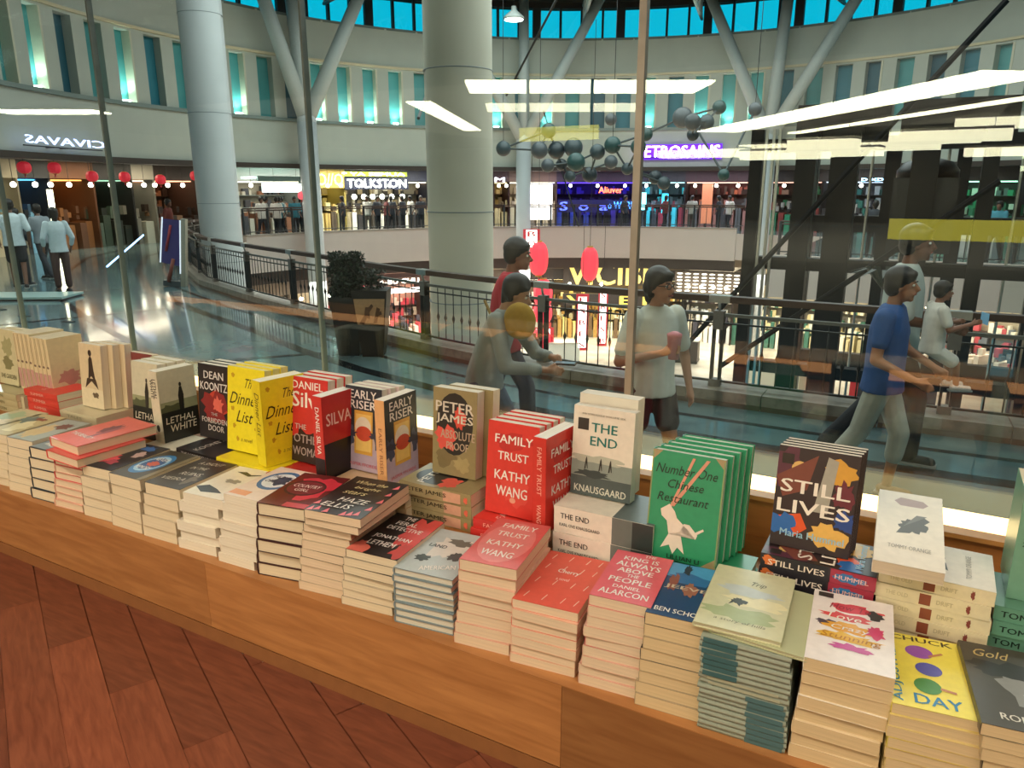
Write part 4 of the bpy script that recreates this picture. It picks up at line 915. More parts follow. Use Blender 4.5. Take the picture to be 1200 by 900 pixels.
# strollers at the left, larger
WLK = [dict(lk=(-.1, .14, .5), la=(-.1, .08, .08), rk=(.1, -.06, .5), ra=(.1, -.24, .1)), dict(lk=(-.1, .0, .5), la=(-.1, 0, .08), rk=(.1, .02, .5), ra=(.1, .02, .08)),
       dict(lk=(-.1, -.06, .5), la=(-.1, -.26, .12), rk=(.1, .16, .5), ra=(.1, .12, .08), le=(-.26, .06, 1.12), lh=(-.12, .26, 1.1))]
person((-15.9, 8.3, WZ+.1), R(60), 1.72, 'man in a white shirt and black shorts with his back turned, at the far left', '7a5442', 'c8d4d8', '1c2028', '14100e', WLK[0], sleeve=.9, pantlen=.4)
person((-15.2, 8.75, WZ+.0), R(75), 1.66, 'person in a pale shirt with dark shoulder length hair, second from left', '8a6250', 'bccace', '4a3430', '14100e', WLK[1], sleeve=1.6, pantlen=.9, female=True, hairlen=.08)
person((-17.8, 9.9, WZ), R(100), 1.68, 'person in grey behind the two white shirted walkers at the far left', '6a4a3c', '8a9298', '2c3038', '14100e', WLK[2], sleeve=.8, detail=False)
person((-17.1, 9.0, WZ), R(20), 1.62, 'person in a dark top between the two white shirted walkers', '6a4a3c', '2c343c', '22262c', '14100e', WLK[1], sleeve=1.5, detail=False)
person((-20.8, 15.5, WZ), R(-60), 1.7, 'person in reddish brown just behind the slanted info board', '6a4434', '6c2c24', '3c2420', '14100e', WLK[0], sleeve=1.5, detail=False)
# crowd on the far gallery: five figures built once, then copied part by part
protos = []
for k, (sk, st, pn, ps, fm) in enumerate([('7a5644', 'd8d0c8', '2a2c34', 0, False), ('8a6450', '30343c', '1e2024', 1, True), ('7a5644', '3c8090', '2c2a2c', 2, False), ('6a4838', 'a8a49c', '5a5048', 1, False), ('8a6450', '6a3434', '201c20', 0, True)]):
    o, _ = person((0, 0, -60), 0, 1.68, 'x', sk, st, pn, '14100e', WLK[ps], sleeve=1.2, detail=False, female=fm, hairlen=.05 if fm else 0); protos.append(o)
TOPS = ['white top', 'black top', 'teal top', 'grey top', 'dark red top']
def copy_tree(o, parent=None):
    c = o.copy(); COL.objects.link(c); c.parent = parent
    for ch in list(o.children): copy_tree(ch, c)
    return c
used = set()
WHERE = [(170.2, 17.0, 0), (168.9, 17.3, 3), (168.0, 16.9, 0), (166.9, 17.2, 2), (165.9, 17.5, 0), (164.9, 17.0, 2), (163.4, 17.3, 1), (162.5, 16.9, 4), (161.2, 17.2, 1),
         (157.2, 17.0, 1), (152.6, 17.4, 3), (151.3, 17.2, 1), (150.2, 16.9, 4), (148.9, 17.3, 1), (147.4, 17.0, 1), (145.6, 17.4, 3), (144.4, 17.0, 1),
         (110.5, 17.3, 1), (104.0, 17.2, 4), (99.8, 17.3, 3), (95.5, 17.0, 1), (94.0, 17.3, 0)]
PL = ['at the left end of the food stall', 'second from left at the food stall', 'third from left at the food stall', 'fourth from left at the food stall', 'fifth from left at the food stall', 'sixth from left at the food stall', 'seventh from left at the food stall', 'eighth from left at the food stall', 'last at the food stall before the slim column',
      'just right of the slim forked column', 'first from left at the busy kiosk', 'second from left at the busy kiosk', 'third from left at the busy kiosk', 'fourth from left at the busy kiosk', 'fifth from left at the busy kiosk', 'sixth from left at the busy kiosk', 'last at the busy kiosk before the thick column',
      'in front of the purple bar', 'by the cyan screens', 'at the copper coloured panel', 'first left of the lift tower', 'right beside the lift tower']
for i, ((a, r, k), w_) in enumerate(zip(WHERE, PL)):
    p = cyl(a, r, WZ); c = protos[k] if k not in used else copy_tree(protos[k]); used.add(k)
    c.location = p; c.rotation_euler = (0, 0, R(a+90+(i*67) % 360)); c['label'] = 'small distant person in a %s %s' % (TOPS[k], w_); c['group'] = 'people on the far gallery'
for i, (x, y, k, w_) in enumerate([(-1.55, 25.2, 1, 'dark figure seen between the first posts of the lift tower'), (-.6, 25.6, 3, 'pale figure seen in the wide gap of the lift tower'), (1.6, 25.3, 2, 'small dim figure above the yellow board at the right'), (2.5, 25.6, 1, 'small dim figure near the right edge behind the yellow board')]):
    c = copy_tree(protos[k]); c.location = (x, y, WZ); c.rotation_euler = (0, 0, i*1.3); c['label'] = w_; c['group'] = 'people on the right gallery'
# ================================================================ BOOKS
def page_mat(col):
    key = ('pg', col)
    if key in MATS: return MATS[key]
    m = bpy.data.materials.new('page_edges'); m.use_nodes = True; nt = m.node_tree; b = nt.nodes['Principled BSDF']
    tc = nt.nodes.new('ShaderNodeTexCoord'); mp = nt.nodes.new('ShaderNodeMapping'); mp.inputs['Scale'].default_value = (3, 3, 420)
    n = nt.nodes.new('ShaderNodeTexNoise'); n.inputs['Scale'].default_value = 2; mx = nt.nodes.new('ShaderNodeMix'); mx.data_type = 'RGBA'
    c = hx(col); mx.inputs['A'].default_value = tuple(x*.74 for x in c[:3])+(1,); mx.inputs['B'].default_value = tuple(min(1, x*1.12) for x in c[:3])+(1,)
    nt.links.new(tc.outputs['Object'], mp.inputs[0]); nt.links.new(mp.outputs[0], n.inputs[0]); nt.links.new(n.outputs['Fac'], mx.inputs['Factor'])
    nt.links.new(mx.outputs['Result'], b.inputs['Base Color']); b.inputs['Roughness'].default_value = .8
    MATS[key] = m; return m
GEO = {}
def book_geo(w, h, t, cover, page, hard=False, back=None, spine=None):
    key = (round(w, 4), round(h, 4), round(t, 4), cover, page, hard, back, spine)
    if key in GEO: return GEO[key]
    c = .002 if hard else .0006; ins = .0025 if hard else .0006; cm = M(cover, .28, 0, 0, .05, 12, .5, .25); bm_ = M(back or cover, .3, 0, 0, .05, 12); sm = M(spine or cover, .3, 0, 0, .05, 12)
    b = B(); b.box(0, 0, 0, w, h, c, bm_); b.box(0, 0, t-c, w, h, t, cm)
    # spine: softly rounded strip
    n = 5; pr = [(-.0018*math.sin(math.pi*i/(n-1))*(1.6 if hard else .6), t*i/(n-1)) for i in range(n)]; vs = []
    for x, z in pr: vs += [(x, 0, z), (x, h, z)]
    for x, z in pr: vs += [(c, 0, min(max(z, c), t-c)), (c, h, min(max(z, c), t-c))]
    k = 2*n; fs = []
    for i in range(n-1): fs += [(2*i, 2*i+2, 2*i+3, 2*i+1), (k+2*i, k+2*i+1, k+2*i+3, k+2*i+2), (2*i, k+2*i, k+2*i+2, 2*i+2), (2*i+1, 2*i+3, k+2*i+3, k+2*i+1)]
    b.add(vs, fs, sm)
    pg = B(); pg.box(c, ins, c, w-ins, h-ins, t-c, page_mat(page))
    GEO[key] = (b.mesh('cover'), pg.mesh('pages')); return GEO[key]
NBOOK = 0
def book(loc, rot, w, h, t, cover, page, label, group, art=None, spine_art=None, hard=False, spine=None, back=None, name='book'):
    global NBOOK
    NBOOK += 1
    o = empty(name, loc, rot, label, 'book', group)
    cm, pm_ = book_geo(w, h, t, cover, page, hard, back, spine)
    cv = mesh_obj('cover', cm, o); mesh_obj('pages', pm_, o)
    if art: art_objs(art, w, h, Matrix.Translation((0, 0, t)), cv)
    if spine_art:  # face looking towards -x, text runs head to tail
        T = Matrix(((0, 0, -1, -.0025 if hard else -.0012), (-1, 0, 0, h), (0, 1, 0, 0), (0, 0, 0, 1)))
        art_objs(spine_art, h, t, T, cv)
    return o
ORD = ['topmost', 'second from top', 'third from top', 'fourth from top', 'fifth from top', 'sixth from top', 'seventh from top', 'eighth from top', 'ninth from top', 'tenth from top',
       'eleventh from top', 'twelfth from top', 'thirteenth from top', 'fourteenth from top', 'fifteenth from top', 'sixteenth from top', 'seventeenth from top', 'eighteenth from top', 'nineteenth from top', 'twentieth from top', 'lowest of all']
LZ = .2708
def blend(a, c, k):
    return ''.join('%02x' % int(int(a[i:i+2], 16)*(1-k)+int(c[i:i+2], 16)*k) for i in (0, 2, 4))
def stack(x0, w, h, ztop, n, xtop, rot, cover, page, art, top_label, stack_name, hard=False, jit=.003, y0=1.332, spines=None, extra=0, z0=LZ, ycov=None, back=None, alt=0):
    """a pile of lying books, tail edges towards the viewer; measured x at the ledge and at the top"""
    t = (ztop-z0)/n; rr = random.Random(int(x0*1000)+n)
    for i in range(n):
        f = (i+.5)/n; last = i == n-1
        x = x0+(xtop-x0)*f+rr.uniform(-jit, jit)+(alt if i % 2 else 0); y = y0+rr.uniform(0, jit*2.2)+(abs(alt)*.6 if i % 2 else 0)
        r = R(rot+rr.uniform(-1.4, 1.4))
        book((x, y, z0+i*t), (0, 0, r), w, h, t-.0004, cover if last or (hard and cover < '8') or i % 6 == 4 else blend(cover, page, .75), page, (top_label if last else 'pale-edged book, %s in the %s' % (ORD[n-1-i+extra], stack_name)) , 'books in the '+stack_name, art if last else None, hard=hard, back=back)
CREAM = 'e2d3b4'; PINKISH = 'e2ccae'; TAN = 'd8c196'; WHT = 'e8e0cc'
W_ = 'f0ece4'; RED = 'd63c38'; BLK = '1c1a1a'
# ---------------- front row, left to right
stack(-3.215, .155, .235, .482, 7, -3.12, 4, 'c8bc94', CREAM, [('r', 'c8bc94', .03, .03, .97, .97), ('b', 'a8b890', .4, .6, .35, .3, 1), ('b', 'd8c8a0', .6, .3, .3, .2, 2)], 'olive cream book, topmost of the last stack cut by the left edge', 'front stack at the far left edge')
stack(-3.04, .15, .235, .482, 6, -2.985, 4, 'b8a878', CREAM, [('r', 'c8b888', .02, .02, .98, .98), ('b', '6c8078', .3, .7, .3, .2, 3), ('b', 'e8dcb0', .6, .4, .35, .25, 4), ('b', '8a4438', .55, .75, .2, .06, 5)], 'cream and green landscape cover, topmost of the second front stack from left', 'second front stack from the left edge')
stack(-2.868, .138, .235, .482, 6, -2.82, 4, '8c8478', CREAM, [('r', 'b0b8b0', .02, .02, .98, .98), ('b', 'd8c090', .3, .4, .3, .35, 6), ('b', '7c5048', .6, .7, .3, .15, 7)], 'washed out sea picture cover, topmost of the third front stack from left', 'third front stack from the left edge')
stack(-2.722, .132, .235, .47, 5, -2.68, 4, '22303c', CREAM, [('r', '8c9698', .02, .02, .98, .98), ('b', 'c8ccc4', .4, .3, .3, .22, 8), ('b', '48586a', .65, .7, .3, .2, 9), ('t', W_, 'THE SEA', .5, .2, .6, .08)], 'grey blue cover, topmost of the dark lined stack left of the coral books', 'dark lined front stack left of the coral books', hard=True)
stack(-2.577, .145, .235, .455, 7, -2.54, 4, 'c8484a', PINKISH, None, 'coral red book, third from the top of the coral front stack', 'coral front stack', hard=True, extra=2)
book((-2.552, 1.322, .4555), (0, 0, R(-3)), .19, .245, .031, 'd8504c', PINKISH, 'coral red book, second from the top of the coral front stack, pushed right', 'books in the coral front stack', hard=True)
book((-2.575, 1.352, .487), (0, 0, R(-5)), .185, .28, .033, 'e06c62', PINKISH, 'glossy coral book lying askew on top of the coral front stack', 'books in the coral front stack', hard=True,
     art=[('r', 'e8746a', .03, .02, .97, .98), ('b', '7c4450', .5, .6, .12, .2, 3), ('b', 'a8606a', .62, .45, .06, .3, 5), ('t', W_, 'THE BEAUTY', .45, .25, .7, .07)])
stack(-2.415, .142, .235, .458, 5, -2.378, 3, '26262a', CREAM, [('r', '24262c', .0, .0, 1, 1), ('b', 'e0505c', .25, .35, .22, .16, 2), ('b', 'b04858', .5, .25, .18, .1, 8), ('b', 'c8a8a0', .7, .62, .2, .12, 4), ('b', '3c6ca8', .55, .85, .25, .1, 9)], 'black cover with pink flowers, topmost of its front stack', 'front stack with the pink flowered black cover')
stack(-2.255, .148, .235, .461, 5, -2.222, 1, '5c5040', CREAM, [('r', '4a4438', 0, 0, 1, 1), ('r', '8a7c60', .86, 0, 1, 1), ('e', '3c80b8', .4, .5, .36, .36), ('e', 'a8d0e8', .4, .5, .3, .28), ('e', '2c5c98', .4, .5, .25, .22), ('b', 'd86858', .42, .5, .16, .1, 6), ('t', W_, 'NEVER', .4, .66, .4, .09), ('t', W_, 'MEMORY', .4, .34, .44, .09)], 'dark cover with a blue oval and red centre, topmost of its front stack', 'front stack with the blue oval dark cover')
stack(-2.095, .152, .235, .461, 5, -2.055, 3, '463c34', CREAM, [('r', '42382f', 0, 0, 1, 1), ('t', 'e8e0d0', 'A SHOUT', .5, .85, .6, .09, .3, .12), ('t', 'e8e0d0', 'IN THE', .45, .66, .4, .08, .3, .12), ('t', 'e8e0d0', 'RUINS', .55, .46, .5, .1, .3, .12), ('t', 'd8d0c0', 'VIEIRA', .4, .25, .6, .09, .3, .12), ('b', '7c7060', .8, .3, .12, .16, 2)], 'brown cover with white brush script, topmost of its front stack', 'front stack with the brown scripted cover')
stack(-1.93, .156, .235, .462, 6, -1.888, 5, 'e8e0cc', WHT, [('r', 'ece4d0', 0, 0, 1, 1), ('p', '2c2820', [(.0, .22), (.3, .1), (.75, .16), (.5, .25), (.2, .32)]), ('p', '2c2820', [(.2, .82), (.6, .74), (.98, .9), (.6, .8), (.4, .86)]), ('b', '9c9888', .5, .52, .2, .07, 5)], 'white cover with black brush strokes, topmost of its stepped front stack', 'stepped front stack with the white brushed cover', alt=.009)
stack(-1.745, .142, .235, .497, 8, -1.698, 4, 'e0d0bc', WHT, [('r', 'ead8c8', 0, 0, 1, 1), ('e', '4a7cb0', .55, .6, .42, .3), ('e', 'e0e8ec', .55, .6, .34, .23), ('b', '3c4c6c', .6, .62, .25, .16, 7), ('t', '2c3c5c', 'THE BOOK', .52, .7, .5, .08), ('t', '2c3c5c', 'OF LOST', .52, .55, .5, .08), ('r', 'e8a070', .04, .05, .5, .18)], 'white cover with a blue and white oval, topmost of its front stack', 'front stack with the white and blue oval cover', alt=.004)
stack(-1.585, .158, .235, .502, 6, -1.552, 10, '3c1c1c', CREAM, [('r', '6a2424', 0, 0, 1, 1), ('b', 'd83c4c', .6, .6, .5, .36, 11), ('e', '4a2c2c', .45, .55, .4, .24), ('e', '7c3038', .45, .55, .35, .2), ('t', 'e8d8d0', 'COUNTRY', .45, .6, .55, .09), ('t', 'e8d8d0', 'GIRL', .45, .48, .3, .08), ('r', 'c84048', .5, .0, 1, .12)], 'dark red cover with a dark oval, topmost of its front stack', 'front stack with the dark red oval cover', hard=True)
stack(-1.418, .152, .235, .478, 8, -1.385, 6, '4a4438', PINKISH, None, 'pale-edged book, third from the top in the front stack with the pink leaf cover', 'front stack with the pink leaf cover', extra=2)
book((-1.372, 1.33, .4783), (0, 0, R(5)), .172, .25, .022, '4a4438', PINKISH, 'pale-edged book, second from the top in the front stack with the pink leaf cover', 'books in the front stack with the pink leaf cover')
book((-1.366, 1.325, .5005), (0, 0, R(7)), .175, .25, .025, '26221e', PINKISH, 'black cover with pink leaves and yellow script, topmost of its front stack', 'books in the front stack with the pink leaf cover',
     art=[('r', '26241f', 0, 0, 1, 1)]+[('p', 'e87078', [(x, y), (x+.05, y+.12), (x+.1, y+.02)]) for x, y in ((.02, .0), (.12, .03), (.6, .0), (.7, .02), (.8, .05), (.88, .2), (.9, .4), (.88, .6), (.86, .8), (.3, .0), (0, .15))]+
     [('t', 'e0d098', 'When the', .45, .84, .6, .09, .3), ('t', 'e0d098', 'bright', .5, .69, .45, .09, .3), ('t', 'e0d098', 'stars', .4, .55, .4, .08, .3), ('t', 'f0ece0', 'HAZE', .55, .36, .5, .11, .2), ('t', 'f0ece0', 'ELLIS', .4, .2, .5, .11, .2)])
stack(-1.262, .158, .245, .436, 7, -1.24, 5, '2c2220', CREAM, [('r', '2a2422', 0, 0, 1, 1), ('b', 'd8504c', .78, .6, .3, .45, 5), ('b', 'e07060', .15, .08, .2, .18, 6), ('b', 'c84c48', .9, .2, .2, .2, 7), ('t', W_, 'THE', .4, .9, .22, .085), ('t', W_, 'FERAL', .45, .77, .42, .085), ('t', W_, 'DETECTIVE', .52, .64, .68, .085), ('t', W_, 'JONATHAN', .5, .4, .72, .1), ('t', W_, 'LETHEM', .45, .25, .52, .1)], 'black and coral cover reading THE FERAL DETECTIVE, topmost of its front stack', 'front stack with the FERAL DETECTIVE cover')
stack(-1.085, .168, .24, .425, 8, -1.082, 7, '7c8c90', 'd8d4c4', [('r', 'b8c4c4', 0, 0, 1, 1), ('b', 'd8d4cc', .5, .6, .35, .3, 13), ('b', '3c4440', .25, .3, .14, .08, 14), ('b', '6c6c64', .6, .75, .25, .08, 15), ('b', '4a4c4c', .72, .45, .15, .1, 16), ('t', W_, 'AMERICAN', .62, .16, .55, .09, 0, .4), ('t', '384850', 'LAND', .3, .6, .3, .07)], 'grey and white landscape cover, topmost of the blue spined front stack', 'blue spined front stack', hard=True)
stack(-.903, .146, .243, .502, 8, -.878, 7, 'c8484a', PINKISH, [('r', 'd65c58', 0, 0, 1, 1), ('e', 'e0807c', .5, .5, .45, .45), ('t', W_, 'FAMILY', .52, .85, .62, .1), ('t', W_, 'TRUST', .5, .66, .56, .1), ('t', W_, 'KATHY', .5, .44, .62, .1), ('t', W_, 'WANG', .5, .23, .56, .12)], 'red FAMILY TRUST cover lying face up, topmost of its front stack', 'front stack with the lying FAMILY TRUST cover')
stack(-.743, .16, .255, .436, 7, -.738, 5, 'd8584c', PINKISH, [('r', 'e2604f', 0, 0, 1, 1)]+[('p', 'f4e0d4', [(x, y), (x+.012, y), (x+.045, y+.1), (x+.033, y+.1)]) for x in (.12, .4, .68, .88) for y in (.08, .36, .64, .84)]+[('t', W_, 'Cherry', .52, .62, .34, .09), ('t', 'f8d8d0', 'a novel', .5, .48, .2, .05)], 'plain coral cover with scattered white dashes, topmost of its front stack', 'front stack with the coral dashed cover')
stack(-.572, .136, .225, .5, 9, -.547, 5, 'c84c58', PINKISH, [('r', 'e0606c', 0, 0, 1, 1), ('t', W_, 'THE', .62, .95, .2, .055), ('t', W_, 'KING IS', .5, .85, .6, .08), ('t', W_, 'ALWAYS', .5, .72, .75, .1), ('t', W_, 'ABOVE', .5, .59, .6, .09), ('t', W_, 'THE', .5, .49, .2, .06), ('t', W_, 'PEOPLE', .5, .38, .7, .1), ('t', W_, 'DANIEL', .5, .25, .45, .06), ('t', W_, 'ALARCON', .5, .13, .8, .1)], 'pink cover filled with white capitals, topmost of its front stack', 'front stack with the pink lettered cover')
stack(-.437, .138, .235, .497, 8, -.42, 5, '24242a', TAN, [('r', '1c3f6c', 0, 0, 1, 1), ('r', '4a98c8', 0, .72, 1, 1), ('b', '2c68a0', .5, .72, .5, .1, 4), ('b', '8c4c40', .2, .6, .08, .18, 5), ('b', '9c6450', .5, .52, .12, .14, 6), ('b', '8c4448', .8, .55, .1, .16, 7), ('b', '18283c', .35, .88, .07, .12, 8), ('t', 'c8b8a0', 'JEEVES', .5, .52, .8, .08), ('t', W_, 'BEN SCHOTT', .5, .1, .8, .07)], 'blue cover with red figures under a light blue sky, topmost of its front stack', 'front stack with the blue cover')
# thin square picture books, spines towards the viewer, teal wrap band at alternating ends
n = 18; z0 = LZ; t = (.485-z0)/n; rr = random.Random(9)
for i in range(n):
    bx = -.298+(i/n)*-.006+rr.uniform(-.003, .003)
    lab = 'thin picture book, %s in the tall front stack right of the blue cover' % ORD[n+1-i]
    book((bx+.172, 1.335+rr.uniform(0, .004), z0+i*t), (0, 0, R(93+rr.uniform(-1, 1))), .23, .172, t-.0005, '98a494', 'c8c4a8', lab, 'thin picture books in the tall front stack', hard=True, spine='8c9484',
         spine_art=[('r', '3c6468', .03, .04, .42, .96) if i > 10 else (('r', '4c7074', .55, .04, .97, .96) if i < 9 else ('r', 'a8ac94', .1, .2, .9, .8))])
book((-.308+.018, 1.342, .486), (0, 0, R(-3)), .185, .245, .009, 'b8bc94', 'c8c4a8', 'pale green picture book, second from the top of the tall front stack, turned', 'thin picture books in the tall front stack', hard=True)
book((-.322, 1.335, .4955), (0, 0, R(3)), .168, .262, .011, 'c8c8a0', 'd0ccb0', 'pale green picture book with a tiny dark horse, topmost of the tall stack', 'thin picture books in the tall front stack', hard=True,
     art=[('r', 'd0cea8', 0, 0, 1, 1), ('b', 'a8b484', .5, .25, .5, .12, 3), ('b', 'c0c8c4', .5, .62, .5, .08, 4), ('b', 'e4dcb0', .6, .45, .4, .1, 5), ('b', '34342c', .42, .44, .1, .05, 6), ('p', '34342c', [(.34, .45), (.3, .36), (.37, .42), (.44, .36), (.46, .44)]), ('t', '5c6048', 'Trip', .58, .75, .2, .09, .3), ('t', '74785c', 'a story of hills', .5, .12, .6, .05, .2)])
stack(-.12, .154, .27, .498, 8, -.108, 3, 'e8e0d0', TAN, [('r', 'f0e8e4', 0, 0, 1, 1), ('b', 'd83848', .52, .8, .34, .07, 2), ('b', 'e04c50', .45, .66, .34, .06, 3), ('b', '38383c', .78, .76, .13, .07, 4), ('b', '3c3048', .2, .52, .14, .05, 5), ('b', 'e8a830', .5, .5, .36, .08, 6), ('b', 'd84878', .78, .52, .13, .1, 7), ('b', 'e8b838', .45, .36, .42, .07, 8), ('b', 'c84c98', .5, .24, .28, .05, 9), ('t', 'a02030', 'How To', .48, .79, .5, .08, .2), ('t', 'f8f0e0', 'Love', .42, .64, .4, .08, .2), ('t', W_, 'Crazy', .48, .48, .45, .08, .2), ('t', 'c08020', 'Stunning', .5, .35, .7, .09, .2), ('r', '3c3834', .06, .9, .25, .97)], 'white cover with red, yellow and magenta blots, topmost of its front stack', 'front stack with the paint blot cover')
stack(.044, .155, .245, .452, 8, .044, 6, 'd8c850', TAN, [('r', 'f4e45c', 0, 0, 1, 1), ('t', '3c3420', 'CHUCK', .45, .94, .72, .07), ('t', '4c4428', 'PALAHNIUK', .93, .5, .84, .1, 0, -1.5708), ('t', '2c88a8', 'ADJUSTMENT', .09, .5, .9, .13, 0, 1.5708), ('t', '2480b0', 'DAY', .5, .12, .5, .12), ('e', '9c58b8', .4, .76, .16, .09), ('e', '5858b0', .47, .53, .15, .09), ('e', '4c9048', .42, .3, .15, .1), ('p', 'c88860', [(.5, .7), (.68, .78), (.66, .8), (.5, .73)]), ('p', 'c88860', [(.55, .28), (.72, .26), (.72, .29), (.56, .31)])], 'bright yellow cover reading ADJUSTMENT DAY, topmost of its front stack', 'front stack with the yellow cover')
stack(.205, .165, .26, .466, 8, .178, 7, '4c463c', TAN, [('r', '4a443c', 0, 0, 1, 1), ('b', '8c8c88', .6, .5, .4, .22, 4), ('b', '2c2a28', .4, .68, .4, .12, 5), ('b', 'b0b0aa', .7, .42, .2, .1, 6), ('t', 'c8b070', 'Gold', .3, .87, .35, .1, .3), ('t', 'e0dcd0', 'ROBERT', .45, .12, .5, .07)], 'smoky black and white cover, topmost of the front stack at the right edge', 'front stack at the right edge')
# ---------------- back row: lying books with spines to the viewer, and the standing copies on them
RZ = .4052
def lying(xr, y, n, w, h, t, cover, page, spine_art, name_, label, rot=90, z0=RZ, art=None, hard=False, jit=.004, spine=None, xs=None):
    rr = random.Random(int(xr*977)+n)
    for i in range(n):
        book((xr+rr.uniform(-jit, jit), y+rr.uniform(0, jit), z0+i*t), (0, 0, R(rot+rr.uniform(-1.2, 1.2))), w, h, t-.0005, cover, page,
             ('%s, %s in %s' % (label, ORD[n-1-i], name_)) if n > 1 else '%s, lying %s' % (label, name_), 'lying books, '+name_, art if i == n-1 else None, spine_art, hard, spine)
def standing(x, y, z, yaw, lean, w, h, t, cover, page, label, group, art=None, spine_art=None, hard=False, spine=None, back=None):
    return book((x, y, z+.0005), (R(90-lean), 0, R(yaw)), w, h, t, cover, page, label, group, art, spine_art, hard, spine, back)
def copies(n, x, y, z, lean, w, h, t, cover, page, art, desc, group, dx=.004, dz=0, hard=False, yaw=0):
    """n copies one behind the other; the front cover faces the room"""
    for i in range(n):
        lab = desc+(', front copy' if n > 1 else '') if i == 0 else '%s, %s copy behind the front one' % (desc, ['', 'first', 'second', 'third', 'fourth', 'fifth'][i])
        gap = .0012
        standing(x+dx*i, y+t*math.cos(R(lean))+i*(t/math.cos(R(lean))+gap), z+dz*(i > 0), yaw, lean, w, h, t, cover, page, lab, group, art if i == 0 else None, None, hard)
# far left: olive lying books, one face-on, a fan of thin spines
lying(-3.33, 1.64, 3, .16, .25, .03, 'b8b088', CREAM, [('t', '6c6848', 'GARDEN', .4, .5, .4, .4)], 'the olive pile at the far left', 'olive cream book')
lying(-3.06, 1.66, 4, .16, .235, .030, 'd8483c', CREAM, [('t', 'f0b0a0', 'SUMMER', .4, .5, .4, .4)], 'the red pile at the far left', 'red spined book', art=[('r', 'd8402f', 0, 0, 1, 1), ('t', 'f0b8a8', 'SUMMER', .5, .6, .7, .1)])
book((-3.31, 1.66, .4055), (0, 0, R(92)), .16, .01+.22, .08, 'c8c09c', CREAM, 'thick cream book lying between the olive and the red pile', 'lying books at the far left')
copies(2, -3.60, 1.72, .4955, 6, .15, .245, .035, 'c8c098', CREAM, [('r', 'd0c8a0', 0, 0, 1, 1), ('b', 'a8a478', .5, .7, .3, .2, 3), ('b', '88845c', .5, .4, .35, .12, 4), ('t', '5c5838', 'THE GARDEN', .5, .15, .8, .08)], 'olive cream book standing face-on at the far left edge', 'olive books standing at the far left')
for i in range(8):
    standing(-3.43+i*.0315, 1.72, .4955 if i < 4 else .487, 90, 0, .15, .25, .028, 'dccca4', CREAM, '%s thin cream book from left in the row of spines at the far left' % ['first', 'second', 'third', 'fourth', 'fifth', 'sixth', 'seventh', 'last'][i], 'row of thin cream spines at the far left', spine='e0d0a8',
             spine_art=[('r', 'c89c90', .62, .1, .96, .9), ('r', 'b8a478', .02, .3, .5, .45), ('e', '7c6450', .5, .5, .02, .3)], art=[('r', 'd8c8a0', 0, 0, 1, 1), ('b', 'c08c80', .5, .3, .4, .15, i)] if i == 7 else None)
# figure cover
lying(-2.775, 1.64, 2, .165, .245, .036, 'd0c6a4', CREAM, [('t', 'a8a080', 'TALES', .4, .5, .4, .35)], 'the cream pile under the figure cover', 'cream spined book')
copies(3, -2.985, 1.72, .4775, 4, .145, .262, .03, 'd8c4a0', 'e8dcc4', [('r', 'dcc8a4', 0, 0, 1, 1), ('p', '3c3028', [(.35, .42), (.5, .5), (.7, .4), (.62, .6), (.58, .78), (.5, .82), (.42, .76), (.4, .6)]), ('e', '3c3028', .5, .86, .08, .05), ('p', '4a3c30', [(.2, .3), (.5, .42), (.8, .3), (.7, .46), (.3, .46)]), ('r', 'e4d4b4', 0, 0, 1, .3), ('b', '6c5c48', .65, .2, .15, .05, 5)], 'cream book with a dark figure of a lady', 'cream books with the lady figure', dx=.03)
copies(1, -2.80, 1.80, .4055, 5, .15, .30, .03, '7c3c38', CREAM, [('r', '84403c', 0, 0, 1, 1), ('r', 'a86c60', .1, .1, .3, .9)], 'dull dark red book standing half hidden behind the LETHAL WHITE copies', 'dark red book')
# LETHAL WHITE pair
LW = [('r', 'cfcab0', 0, .5, 1, 1), ('r', '9a9c78', 0, .42, 1, .56), ('b', '585c40', .3, .46, .4, .07, 3), ('r', '22231f', 0, 0, 1, .42), ('p', '2c2a26', [(.5, .42), (.62, .42), (.64, .62), (.6, .74), (.54, .74), (.49, .62)]), ('e', '2c2a26', .57, .77, .035, .03), ('t', 'e4d8c0', 'LETHAL', .5, .3, .8, .09, .1), ('t', 'e4d8c0', 'WHITE', .55, .18, .72, .1, .1)]
copies(3, -2.635, 1.70, .4055, 5, .155, .30, .038, 'c8c2a4', WHT, LW, 'LETHAL WHITE book facing the room', 'LETHAL WHITE copies')
book((-2.29, 1.61, .4055), (0, 0, R(90)), .16, .16, .028, 'e4dcc4', WHT, 'small cream block of a book under the turned LETHAL WHITE copy', 'cream block book')
standing(-2.435, 1.655, .4345, 86, 0, .15, .272, .052, 'c8c2a4', WHT, 'LETHAL WHITE book turned sideways with its spine to the viewer', 'LETHAL WHITE copies', LW, [('r', 'd8d2b8', 0, 0, 1, 1), ('t', '3c3a34', 'LETHAL', .25, .6, .28, .4), ('t', '3c3a34', 'WHITE', .25, .25, .26, .3), ('e', '3c3a34', .8, .5, .05, .2)], spine='d8d2b8')
